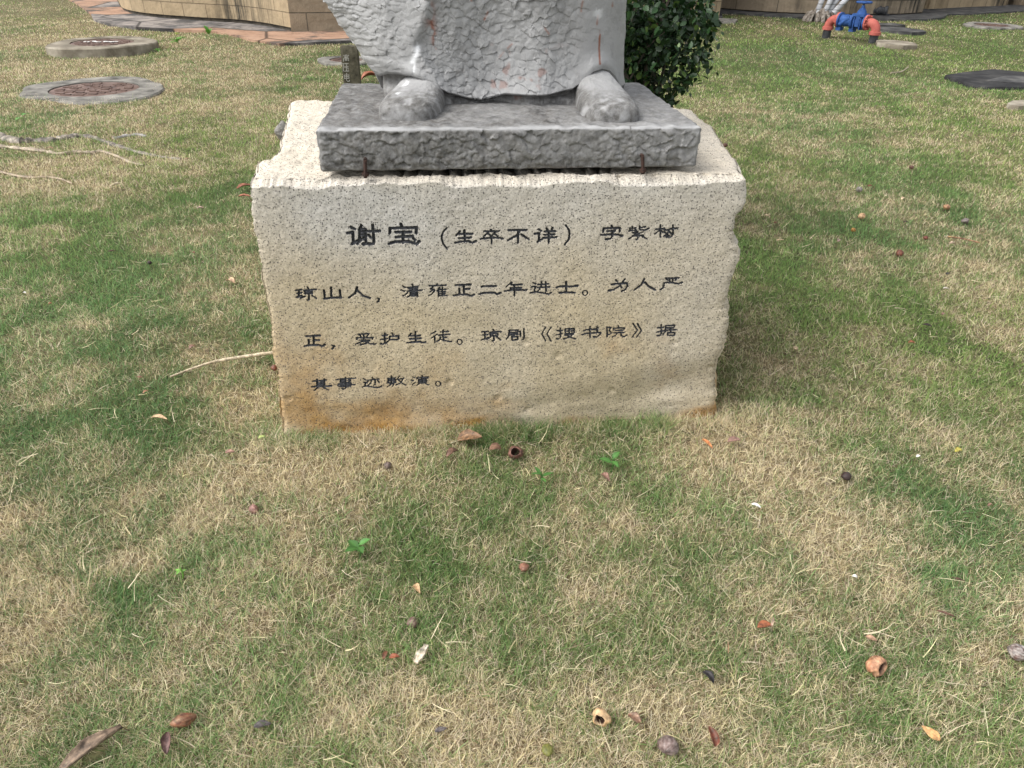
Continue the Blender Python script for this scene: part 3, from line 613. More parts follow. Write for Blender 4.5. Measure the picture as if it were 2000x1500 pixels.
    amp = 0.0088*(0.25+0.75*sstep(xu(1150), xu(1090), U))*(1-0.55*np.exp(-((U-xu(800))/0.045)**2))*(0.8+0.3*sstep(xu(760), xu(700), U))
    arc = np.arange(len(a))*0.0012
    ch = chips(U+0.35*Vv, Z, 41, 120, 1.2)
    sl = np.where(np.arange(len(a)) < nf, 1.0, 0.4)[None, :]
    Vv = Vv - frontw*(amp*ch+0.006*fbm(U*9, Z*9, 3, 121)+0.002*fbm(U*40, Z*30, 3, 122))
    U = U + cu[None, :]*np.abs(cu[None, :])**6*(amp*0.9*ch*sl+0.006*fbm(Vv*25, Z*25, 3, 123))
    # hem underside: turned in, then the rough core down to the slab
    r1 = (U[0]*0.99+0.01*np.mean(U[0]), Vv[0]*0.93+vc*0.07, Z[0]-0.007)
    r2u = np.mean(U[0])+(U[0]-np.mean(U[0]))*0.93; r2v = vc+(Vv[0]-vc)*0.84; r2z = Z[0]+0.002
    cn = fbm(U[0]*20, Z[0]*20+3, 4, 130)
    r3u = r2u; r3v = vc+(Vv[0]-vc)*(0.80+0.16*cn); r3z = np.minimum(Z[0]*0.5+ZS1*0.5, Z[0])
    r4u = r2u; r4v = vc+(Vv[0]-vc)*(0.92+0.35*fbm(U[0]*16, Z[0]*0, 4, 131)); r4z = np.full_like(Z[0], ZS1-0.012)
    rowsU = [r4u]; rowsV = [r4v]; rowsZ = [r4z]
    def between(p, q, n):
        for k in range(1, n+1):
            f = k/n; uu = p[0]*(1-f)+q[0]*f; zz = p[2]*(1-f)+q[2]*f
            nn = 0.055*fbm(uu*14, zz*30+3, 4, 140)*math.sin(math.pi*f)
            rowsU.append(uu); rowsV.append(p[1]*(1-f)+q[1]*f+nn); rowsZ.append(zz)
    between((r4u, r4v, r4z), (r3u, r3v, r3z), 12); between((r3u, r3v, r3z), (r2u, r2v, r2z), 8); between((r2u, r2v, r2z), r1, 5)
    UU = np.vstack(rowsU+[U]); VV = np.vstack(rowsV+[Vv]); ZZ = np.vstack(rowsZ+[Z])
    # close the top with a shoulder dome (above the picture)
    for f, dz in ((0.85, 0.06), (0.6, 0.11), (0.3, 0.14), (0.02, 0.15)):
        UU = np.vstack([UU, [np.mean(U[-1])+(U[-1]-np.mean(U[-1]))*f]]); VV = np.vstack([VV, [vc+(Vv[-1]-vc)*f]]); ZZ = np.vstack([ZZ, [Z[-1]+dz]])
    W = frame(UU, VV, ZZ); px, py = proj(W); nrow, ncol = UU.shape
    front = (np.arange(ncol) < nf)[None, :].repeat(nrow, 0).ravel()
    nrm = np.tile(np.arange(nrow)[:, None], (1, ncol)).ravel()
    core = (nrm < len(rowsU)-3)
    cr = (chips(UU+0.35*VV, ZZ, 27, 120)).ravel()
    spots = fbm(W[:, 0]*60, W[:, 2]*45, 3, 150)
    rust = np.zeros(len(W))
    for pts, w, n in (([(828, -40), (833, 0), (841, 35), (846, 60), (850, 92)], 5, .9), ([(838, 10), (843, 55)], 9, .7), ([(1172, 60), (1170, 95), (1172, 125)], 1.7, 1.3), ([(1168, 30), (1164, 62)], 2.0, .7), ([(1195, -5), (1196, 12)], 2, .8),
                      ([(955, 20), (946, 38)], 2.2, .9), ([(916, 12), (922, -6)], 2.5, .8), ([(1062, 52), (1072, 66)], 2, .6), ([(1000, 86), (985, 100), (972, 117)], 1.8, .6), ([(1015, 152), (1050, 158)], 3, .5), ([(1135, 22), (1138, 2)], 2, .6)):
        rust = np.maximum(rust, n*line_px(px, py, pts, w)*sstep(-0.12, 0.10, spots+0.12*(w < 2)))
    rust = np.maximum(rust, 0.45*sstep(0.18, 0.3, fbm(W[:, 0]*30, W[:, 2]*30, 3, 151))*sstep(880, 960, px)*sstep(1150, 1050, px)*sstep(60, 130, py))
    chalk = np.maximum.reduce([line_px(px, py, [(816, 92), (812, 108), (806, 120)], 5), 0.5*line_px(px, py, [(815, 84), (808, 140)], 2.2), 0.5*line_px(px, py, [(1170, 12), (1168, 30)], 9)*sstep(0.05, 0.15, spots)])
    dirt_shade = np.clip(0.16*(spots > 0.1)+0.22*sstep(0.0, 0.3, fbm(W[:, 0]*6, W[:, 2]*6, 3, 152))+0.75*core, 0, 1)  # spots of dirt, and the core under the hem darkened as painted shade
    col = np.stack([dirt_shade, np.clip(rust, 0, 1)*front, np.clip(chalk, 0, 1)*front], -1)
    npmesh("robe", W, gridquads(nrow, ncol, 0, True)[:, ::-1], M_PAINT, root, col=col)
    # --- shoes
    def shoe(toe_px, ang, wid, length, hin, chalkpts):
        tu, tv = top_uv(*toe_px, ZS1)
        d = np.array([math.sin(ang), math.cos(ang)])               # from toe to heel in (u, v)
        nrm = np.array([d[1], -d[0]])
        ns, na = 120, 120
        t = np.linspace(0, 1, ns)[:, None]; q = np.linspace(0, np.pi, na)[None, :]
        plan = np.interp(t, [0, .02, .06, .14, .3, .5, .75, 1], [0.01, .60, .82, .96, 1.0, .92, .78, .72])*wid/2
        hgt = np.interp(t, [0, .015, .04, .10, .25, .45, .7, 1], [0.003, .036, .044, .049, .057, .070, hin, hin*1.05])
        n = 0.9
        cx = np.sign(np.cos(q))*np.abs(np.cos(q))**0.75; sz = np.sin(q)**0.58
        # flat vamp that falls away at the sides
        sx = cx*plan; zz = sz*hgt
        lump = 1+0.05*fbm(t*9+0*q, q*3+0*t, 3, int(tu*100) % 50)
        zz = zz*lump + 0.003*(fbm(t*22+0*q, q*9+0*t, 4, 7))*sz
        uu = tu+d[0]*length*t+nrm[0]*sx; vv = tv+d[1]*length*t+nrm[1]*sx
        W = frame(uu, vv, ZS1-0.008+zz); px, py = proj(W)
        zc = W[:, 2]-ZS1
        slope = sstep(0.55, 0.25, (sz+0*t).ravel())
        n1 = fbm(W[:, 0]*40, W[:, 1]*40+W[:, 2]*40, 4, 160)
        dirt_shade = np.clip((1.25*sstep(0.062, 0.03, zc+0.035*n1)+0.12)*sstep(-0.25, 0.25, n1+0.12)*1.2, 0, 0.95)
        ch = .85*sstep(-.05, .12, n1)*np.maximum.reduce([line_px(px, py, p, 3.0) for p in chalkpts]) if chalkpts else 0*px
        cap = gridquads(ns, na)
        npmesh("shoe", W, cap[:, ::-1], M_PAINT, root, col=np.stack([dirt_shade, 0*dirt_shade, ch], -1))
    shoe((784, 233), math.radians(13), 0.156, 0.38, 0.086, [[(800, 152), (795, 160)], [(795, 162), (786, 172), (776, 182)]])
    shoe((1207, 237), math.radians(-2), 0.150, 0.38, 0.090, [])
    # --- iron pins that clamp the slab
    for x, y0, y1 in ((714, 313, 345), (1256, 305, 334)):
        b_u, b_z = face_uz(x, y1, SV0-0.012); t_u, t_z = face_uz(x-1, y0, SV0-0.012)
        mb = MB(); p0 = frame(b_u, SV0-0.014, min(b_z, H_PL+0.005))[0]; p1 = frame(t_u, SV0-0.012, t_z)[0]
        mb.tube([p0, p0*.5+p1*.5, p1], 0.0045, 8); mb.tube([p1, p1+BV*0.02], 0.0045, 8)
        mb.tube([p0+(p1-p0)*0.12, p0+(p1-p0)*0.30], 0.009, 6)
        mb.build("iron_pin", M_IRON, root)
    return root
STATUE = build_statue()

# ================================================================== BUILDING, its paved apron
def catmull(P, n):
    P = np.array(P, float); Q = np.vstack([2*P[0]-P[1], P, 2*P[-1]-P[-2]]); out = []
    for i in range(1, len(Q)-2):
        for t in np.linspace(0, 1, n, endpoint=False):
            a, b, c, d = Q[i-1:i+3]
            out.append(0.5*((2*b)+(c-a)*t+(2*a-5*b+4*c-d)*t*t+(-a+3*b-3*c+d)*t**3))
    out.append(P[-1]); return np.array(out)
def block_wall_mat(name, c1, c2, mort, bw, bh):
    m, nt, b = mat(name, 0.9, 0.2)
    tc = nd(nt, "ShaderNodeTexCoord"); br = nd(nt, "ShaderNodeTexBrick"); nt.links.new(tc.outputs["UV"], br.inputs["Vector"])
    for k, v in (("Scale", 1.0), ("Brick Width", bw), ("Row Height", bh), ("Mortar Size", 0.007), ("Mortar Smooth", 0.3), ("Bias", 0.0)): br.inputs[k].default_value = v
    br.inputs["Color1"].default_value = (*c1, 1); br.inputs["Color2"].default_value = (*c2, 1); br.inputs["Mortar"].default_value = (*mort, 1)
    v = coords(nt)
    c = mixc(nt, 1.0, br.outputs["Color"], ramp(nt, noise(nt, v, 3.5, 6, 0.7), [(0.28, 0.7), (0.7, 1.15)]), 'MULTIPLY')
    s = sep(nt, attr(nt).outputs["Color"])                 # R black rain streaks
    sf = nd(nt, "ShaderNodeMath", operation='MULTIPLY'); nt.links.new(s[0], sf.inputs[0])
    nt.links.new(ramp(nt, noise(nt, coords(nt, "Object", (9, 9, 0.8)), 1.3, 6, 0.75), [(0.40, 0.0), (0.60, 1.0)]), sf.inputs[1])
    c = mixc(nt, sf.outputs[0], c, (0.022, 0.022, 0.02)); c = mixc(nt, s[1], c, (0.18, 0.165, 0.15))
    nt.links.new(c, b.inputs["Base Color"])
    hh = nd(nt, "ShaderNodeMath", operation='SUBTRACT'); nt.links.new(noise(nt, v, 11, 5, 0.65), hh.inputs[0]); nt.links.new(br.outputs["Fac"], hh.inputs[1])
    bump(nt, b, hh.outputs[0], 0.6, 0.03); return m
M_WALL = block_wall_mat("sandstone_blocks", (0.30, 0.232, 0.145), (0.355, 0.28, 0.18), (0.17, 0.13, 0.085), 0.44, 0.27)
M_WALLG = block_wall_mat("grey_sandstone_blocks", (0.255, 0.205, 0.145), (0.295, 0.24, 0.17), (0.10, 0.085, 0.065), 0.80, 0.27)
M_COURSE = simple("dark_base_course", (0.03, 0.027, 0.022), (0.10, 0.085, 0.065), 8, 0.95)
bld = empty("building", onz(570, 67), "pale sandstone block building with a rounded bastion, filling the far edge of the lawn", "building")
def wall(path, m, name, h0, h1, inset, stain=None, u0=0.0):
    P = np.array(path, float); d = np.r_[0, np.cumsum(np.linalg.norm(np.diff(P, axis=0), axis=1))]
    n = max(2, int(d[-1]/0.12)); dd = np.linspace(0, d[-1], n)
    # keep the corners
    dd = np.unique(np.r_[dd, d]); X = np.interp(dd, d, P[:, 0]); Y = np.interp(dd, d, P[:, 1])
    T = np.stack([np.gradient(X), np.gradient(Y)], -1); T /= np.linalg.norm(T, axis=1)[:, None]+1e-9
    N = np.stack([-T[:, 1], T[:, 0]], -1)
    zs = np.linspace(h0, h1, 40 if h1-h0 > 1 else 4)
    V = []; uv = []; 
    for z in zs:
        V.append(np.stack([X+N[:, 0]*inset, Y+N[:, 1]*inset, np.full(len(X), z)], -1)); uv.append(np.stack([dd+u0, np.full(len(X), z)], -1))
    # thickness: back face 0.4 m behind, joined by a top strip
    V.append(np.stack([X+N[:, 0]*0.4, Y+N[:, 1]*0.4, np.full(len(X), h1)], -1)); uv.append(np.stack([dd+u0, np.full(len(X), h1)], -1))
    V.append(np.stack([X+N[:, 0]*0.4, Y+N[:, 1]*0.4, np.full(len(X), h0)], -1)); uv.append(np.stack([dd+u0, np.full(len(X), h0)], -1))
    V = np.concatenate(V); uv = np.concatenate(uv)
    col = np.zeros((len(V), 3))
    if stain is not None:
        px, py = proj(V); col[:, 0] = stain(px, py, V); col[:, 1] = 0
    return npmesh(name, V, gridquads(len(zs)+2, len(dd)), m, bld, col=col, uv=uv, smooth=False)
def g2(pts): return [onz(x, y)[:2] for x, y in pts]
curve = catmull(g2([(232, 6), (236, 17), (244, 27), (275, 35), (330, 41), (400, 46), (470, 50.5), (520, 57), (570, 67)]), 8)
far0 = curve[0]+np.array([0.4, 5.0])
cpath = np.vstack([far0, curve])
def st1(px, py, V): return np.clip(1.15*np.exp(-((px-462)/26)**2)+0.6*np.exp(-((px-510)/22)**2)+.25*np.exp(-((px-425)/20)**2), 0, 1)*sstep(-30, 0, py+20)
wall(cpath, M_WALL, "curved_wall", 0.085, 4.2, 0.0, st1)
wall(cpath, M_COURSE, "base_course", -0.1, 0.085, 0.035)
p2 = g2([(570, 67), (670, 65.5), (1000, 60)]); 
wall(p2, M_WALLG, "straight_wall", 0.03, 4.2, 0.0, None, 0.17); wall(p2, M_COURSE, "base_course", -0.1, 0.03, 0.035)
p3 = g2([(1000, 60), (1404, 36)]); wall(p3, M_WALL, "pilaster_wall", 0.0, 4.2, 0.0, None, .3)
c4 = catmull(g2([(1406, 21), (1470, 26), (1540, 30), (1620, 32.5), (1700, 33), (1760, 32), (1799, 29.5)]), 6)
p4 = np.vstack([g2([(1404, 36)])[0], c4])
def st4(px, py, V): return np.clip(.15+1.0*np.exp(-((px-1785)/22)**2)+.5*np.exp(-((px-1735)/30)**2)+.5*np.exp(-((px-1560)/8)**2)+.9*np.exp(-((px-1665)/16)**2), 0, 1)
wall(p4, M_WALLG, "recessed_wall", 0.05, 4.2, 0.0, st4, .1); wall(p4, M_COURSE, "base_course", -0.1, 0.05, 0.035)
p5 = g2([(1799, 29.5), (1803, 20), (1812, 21), (1880, 17), (1950, 14.5), (1966, 13)])
def st5(px, py, V): return np.clip(.1+1.0*np.exp(-((px-1955)/14)**2)+.6*np.exp(-((px-1806)/6)**2), 0, 1)
wall(p5, M_WALL, "straight_wall", 0.0, 4.2, 0.0, st5, .4)
p6 = np.vstack([g2([(1966, 13)])[0], g2([(1968, 9), (2010, 15), (2120, 11), (2300, 2)])])
wall(p6, M_WALLG, "recessed_wall", 0.0, 4.2, 0.0, st5, .2)

def flat_sheet(name, pxpoly, z, m, edge=0.05):
    """paving: a slab with real thickness, its top z above the ground"""
    P = polypx(pxpoly); n = len(P)
    c = P.mean(0)
    mb = MB(); V = [(p[0], p[1], z) for p in P]+[(p[0], p[1], -0.06) for p in P]
    mb.add(V, [tuple(range(n))]+[(i, (i+1) % n, n+(i+1) % n, n+i) for i in range(n)])
    EXCL_P.append(P); return mb
def paving_mat():
    m, nt, b = mat("stained_paving", 0.9, 0.2); v = coords(nt)
    br = nd(nt, "ShaderNodeTexVoronoi"); br.inputs["Scale"].default_value = 0.75; nt.links.new(v, br.inputs["Vector"])
    s = sep(nt, br.outputs["Color"])
    base = ramp(nt, noise(nt, v, 2.3, 5, 0.7), [(0.34, (0.055, 0.055, 0.056)), (0.48, (0.17, 0.155, 0.145)), (0.6, (0.27, 0.24, 0.215))])
    ora = ramp(nt, noise(nt, v, 3.3, 6, 0.75), [(0.3, (0.10, 0.065, 0.05)), (0.42, (0.27, 0.165, 0.11)), (0.7, (0.38, 0.25, 0.175))])
    pk = nd(nt, "ShaderNodeMath", operation='GREATER_THAN'); nt.links.new(s[0], pk.inputs[0]); pk.inputs[1].default_value = 0.66
    c = mixc(nt, pk.outputs[0], base, ora)
    ln = nd(nt, "ShaderNodeTexVoronoi"); ln.feature = 'DISTANCE_TO_EDGE'; ln.inputs["Scale"].default_value = 0.75; nt.links.new(v, ln.inputs["Vector"])
    c = mixc(nt, 1.0, c, ramp(nt, ln.outputs["Distance"], [(0.008, .25), (0.022, 1.0)]), 'MULTIPLY')
    c = mixc(nt, ramp(nt, noise(nt, v, 1.7, 7, .75), [(.50, 0.0), (.60, .85)]), c, (.045, .044, .043)); nt.links.new(c, b.inputs["Base Color"])
    bump(nt, b, noise(nt, v, 20, 5), 0.4, 0.01); return m
M_PAVE = paving_mat()
ap = flat_sheet("path", [(100, -20), (150, 10), (178, 30), (184, 42), (212, 51), (262, 57), (330, 61), (420, 66), (462, 75), (500, 84), (545, 91), (600, 89), (700, 84), (1000, 78), (1000, 59), (670, 64), (571, 65),
                         (515, 54), (470, 48), (400, 44), (330, 39), (275, 33), (244, 25), (235, 15), (228, 0), (215, -25)], 0.035, M_PAVE)
tag(ap.build("path", M_PAVE, None, False), kind="structure")
ap = flat_sheet("path", [(1404, 36), (1406, 19), (1470, 24), (1540, 28), (1620, 30), (1700, 31), (1760, 30), (1799, 27), (1803, 18), (1812, 19), (1880, 15), (1950, 12.5), (2120, 10), (2120, 17), (1985, 25), (1940, 28), (1895, 30), (1850, 31), (1842, 37),
                         (1806, 41), (1740, 41), (1700, 38), (1640, 38), (1560, 36), (1500, 33), (1440, 28), (1409, 27), (1411, 37)], 0.03, M_DARKC)
tag(ap.build("path", M_DARKC, None, False), kind="structure")
_o = flat_sheet("paving_slab", [(1404, 40), (1440, 42), (1436, 47), (1400, 46)], 0.04, M_CONC)
tag(_o.build("paving_slab", M_CONC, None, False), "small grey paving slab lying in the grass before the wall corner", "paving slab")
for pts, lab in (([(1712, 50), (1745, 50), (1768, 53.5), (1750, 55), (1712, 54)], "narrow black paving strip flush in the grass, nearer the wall, right of the valve"),
                 ([(1712, 57), (1760, 58), (1800, 63.5), (1808, 67), (1780, 69), (1712, 62)], "broad black paving strip flush in the grass just right of the red elbow")):
    tag(flat_sheet("paving_strip", pts, 0.04, M_DARKC).build("paving_strip", M_DARKC, None, False), lab, "paving strip", "blackened paving strips beside the valve")

# ================================================================== manholes and covers
def disc(mb, c, r0, r1, z0, z1, n=48, wob=0.0, seed=0, sq=1.0):
    a = np.arange(n)*2*np.pi/n
    w = 1+wob*(.28*np.sin(2*a+seed)+.20*np.sin(3*a+1.3*seed)+.14*np.sin(5*a+2.1*seed)+.30*(noise2(np.cos(a)*6+seed, np.sin(a)*6+seed)-.5))
    rings = []
    for r, z in ((r1, z0), (r1, z1-0.012), (r1-0.012, z1), (r0, z1), (r0, z0)):
        k = w if r > r0 else np.ones(n)
        rings.append(np.stack([c[0]+r*k*np.cos(a), c[1]+r*k*np.sin(a)*sq, np.full(n, z)], -1))
    V = np.concatenate(rings); F = gridquads(5, n, 0, True)
    return mb.add(V, F)
def manhole(name, px, py, zt, rout, rin, label, marks=False, wob=0.15, sq=1.0, mring=None, seed=0):
    c = onz(px, py, zt); root = empty(name, (c[0], c[1], 0), label, "manhole")
    mb = MB(); disc(mb, c, rin+0.008, rout, -0.05, zt, 56, wob, seed, sq); mb.build("concrete_ring", mring or M_CONC, root)
    mb = MB(); mb.lathe((c[0], c[1], zt-0.05), (0, 0, 1), [(0, rin), (0.042, rin), (0.045, rin-0.012), (0.045, 0.01)], 48)
    # raised pattern of bars
    for i in range(-6, 7):
        y = i*rin*2/13; w = math.sqrt(max(0, (rin*0.9)**2-y*y))
        if w < 0.04: continue
        k = int(w*2/0.09)
        for j in range(k):
            x = -w+(j+0.5)*2*w/k
            if (i+j) % 3 == 0: continue
            mb.box((c[0]+x, c[1]+y, zt-0.003), (2*w/k*0.72, rin*0.09, 0.009))
    mb.build("lid", M_LID, root)
    if marks:
        r2 = random.Random(4); mb = MB()
        for k in range(9):
            a = -0.55+k*0.13; y = -0.02+r2.uniform(-.03, .03)
            mb.box((c[0]+a*rin, c[1]+y, zt+0.006), (0.05*r2.uniform(.5, 1.2), 0.035*r2.uniform(.6, 1.3), 0.003), (math.cos(k), math.sin(k), 0), (-math.sin(k), math.cos(k), 0))
        mb.build("paint_mark", M_WHITE, root)
    hole(c[0], c[1], rout*.90); return root
def rad(px, py, zt, w): return w/2*abs(np.dot(onz(px, py, zt)-CO, CF))/FPX
manhole("manhole", 185, 173, 0.022, rad(185, 173, .022, 268), rad(185, 173, .022, 158), "rusty iron manhole lid in a wide cracked grey concrete ring level with the lawn", wob=0.28, seed=3)
manhole("manhole", 200, 82, 0.09, rad(200, 82, .09, 188), rad(200, 82, .09, 112), "raised pale concrete manhole with white paint marks on its dark lid", True, 0.18, mring=M_CONCL, seed=6)
manhole("manhole", 676, 116, 0.03, rad(676, 116, .03, 108), rad(676, 116, .03, 62), "manhole half hidden behind the short lettered post", wob=.2, seed=9)
manhole("manhole", 1938, 48.5, 0.03, rad(1938, 48.5, .03, 108), rad(1938, 48.5, .03, 62), "far flat manhole with a dark lid near the right-hand wall", wob=.2, mring=M_CONC, seed=12)

def slab_thing(name, pts, z, m, label, cat, inner=None, minner=None, partname="panel"):
    P = polypx2(pts, z); c = P.mean(0)
    root = empty(name, (c[0], c[1], 0), label, cat); n = len(P)
    def ringv(k, zz): return [(c[0]+(p[0]-c[0])*k, c[1]+(p[1]-c[1])*k, zz) for p in P]
    mb = MB(); V = ringv(1.0, -0.05)+ringv(1.0, z-0.015)+ringv(0.985, z)
    F = [(i, (i+1) % n, n+(i+1) % n, n+i) for i in range(n)]+[(n+i, n+(i+1) % n, 2*n+(i+1) % n, 2*n+i) for i in range(n)]+[tuple(2*n+i for i in range(n))]
    mb.add(V, F); mb.build("slab", m, root, False)
    if inner:
        I = polypx2(inner, z); n2 = len(I); mb = MB()
        mb.add([(p[0], p[1], z+0.006) for p in I]+[(p[0], p[1], z-0.01) for p in I], [tuple(range(n2))]+[(i, (i+1) % n2, n2+(i+1) % n2, n2+i) for i in range(n2)])
        mb.build(partname, minner, root, False)
    EXCL_P.append(P); return root
def polypx2(pts, z): return np.array([onz(x, y, z)[:2] for x, y in pts])
slab_thing("access_cover", [(1846, 146), (1880, 141), (1940, 134.5), (1975, 138), (2060, 146), (2060, 168), (1990, 170), (1930, 170), (1895, 165), (1868, 154)], 0.035, M_BLACKC,
           "black weathered access cover with a grey inset panel, at the right edge of the lawn", "access cover", [(1925, 158), (1962, 149), (2040, 150), (2040, 163), (1975, 162)], M_DARKC, "panel")
slab_thing("stone_slab", [(1968, 201), (1978, 196), (2040, 193), (2050, 206), (1990, 207), (1972, 205)], 0.05, M_CONCL, "pale concrete slab corner poking in at the right edge of the photo", "stone slab")
slab_thing("concrete_block", [(1711, 77), (1755, 78.5), (1772, 80.5), (1788, 84), (1793, 88), (1765, 89), (1745, 87.5), (1714, 84)], 0.045, M_CONCL, "rough pale concrete footing beside the near black pipe leg", "concrete block")

# ================================================================== lettered concrete post behind the plinth
def build_post():
    base = onz(683, 205); dist_n = np.array([math.sin(0.10), -math.cos(0.10), 0])
    A = onp(663, 88, base, dist_n); B = onp(697, 92, base, dist_n); zt = (A[2]+B[2])/2
    X = B-A; X[2] = 0; w = np.linalg.norm(X); X /= w; Y = np.array([-X[1], X[0], 0])
    root = empty("marker_post", (base[0], base[1], 0), "short mossy concrete post with worn white Chinese letters, behind the left corner of the plinth", "post")
    n = 40; mb = MB(); V = []; prof = [(0, -0.2, 1.02), (1, 0.0, 1.02), (2, 0.25*zt, 1.01), (3, 0.5*zt, 1.0), (4, zt*0.8, 1.0), (5, zt-0.02, 1.0), (6, zt, 0.9)]
    C = (A+B)/2; C = np.array([C[0], C[1], 0])+Y*w/2
    ring = []
    for k in range(8):
        for i in range(8):
            pass
    sqr = [(-1, -1), (-.5, -1), (0, -1), (.5, -1), (1, -1), (1, -.5), (1, 0), (1, .5), (1, 1), (.5, 1), (0, 1), (-.5, 1), (-1, 1), (-1, .5), (-1, 0), (-1, -.5)]
    rr = random.Random(2)
    for _, z, s in prof:
        for a, b in sqr:
            k = 0.965 if abs(a) == 1 and abs(b) == 1 else 1
            j = 0 if b == -1 else rr.uniform(-.004, .004)
            V.append(C+X*a*w/2*s*k+Y*(b*w/2*s*k+j)+np.array([0, 0, z+(rr.uniform(-.01, .006) if z >= zt-.021 else 0)]))
    m = len(sqr); F = [(i*m+k, i*m+(k+1) % m, (i+1)*m+(k+1) % m, (i+1)*m+k) for i in range(len(prof)-1) for k in range(m)]+[tuple((len(prof)-1)*m+k for k in range(m))]
    mb.add(V, F); mb.build("post_shaft", M_POST, root, True, 30)
    fp = np.array([A[0], A[1], 0])-Y*0.002
    txt = [["330,520 440,515", "385,500 385,520", "350,545 425,543 420,560 350,562 350,545", "330,582 330,640", "330,582 438,577 438,630", "365,602 405,600 405,622 365,622 365,602"],
           ["315,690 430,688", "330,692 325,845", "350,760 430,755", "395,710 395,842", "350,847 445,842", "420,790 435,803"],
           ["345,930 350,1000", "345,930 445,925 445,1000", "350,965 445,960", "350,1000 445,995", "395,890 395,1035 420,1060 455,1055 458,1035"],
           ["370,1125 335,1160 370,1160 335,1200 375,1195", "330,1245 380,1222", "400,1135 400,1190", "425,1128 425,1185", "445,1135 440,1180", "400,1205 400,1250", "400,1205 450,1203 450,1245", "425,1215 420,1260 395,1280", "430,1250 435,1280 460,1280"]]
    for ch in txt:
        mb = MB()
        for st in ch:
            P = [tuple(map(float, q.split(","))) for q in st.split()]
            W = [onp(640+x/10.714, 60+y/10.714, fp, -Y) for x, y in P]
            for p, q in zip(W[:-1], W[1:]):
                d = q-p; l = np.linalg.norm(d)
                if l < 1e-4: continue
                d /= l; s = np.cross(d, Y); mb.box((p+q)/2-Y*0.0005, (l+0.004, 0.0055, 0.003), d, s, Y)
        mb.build("painted_character", M_POSTTXT, root, False)
    hole(C[0], C[1], w*0.6)
build_post()

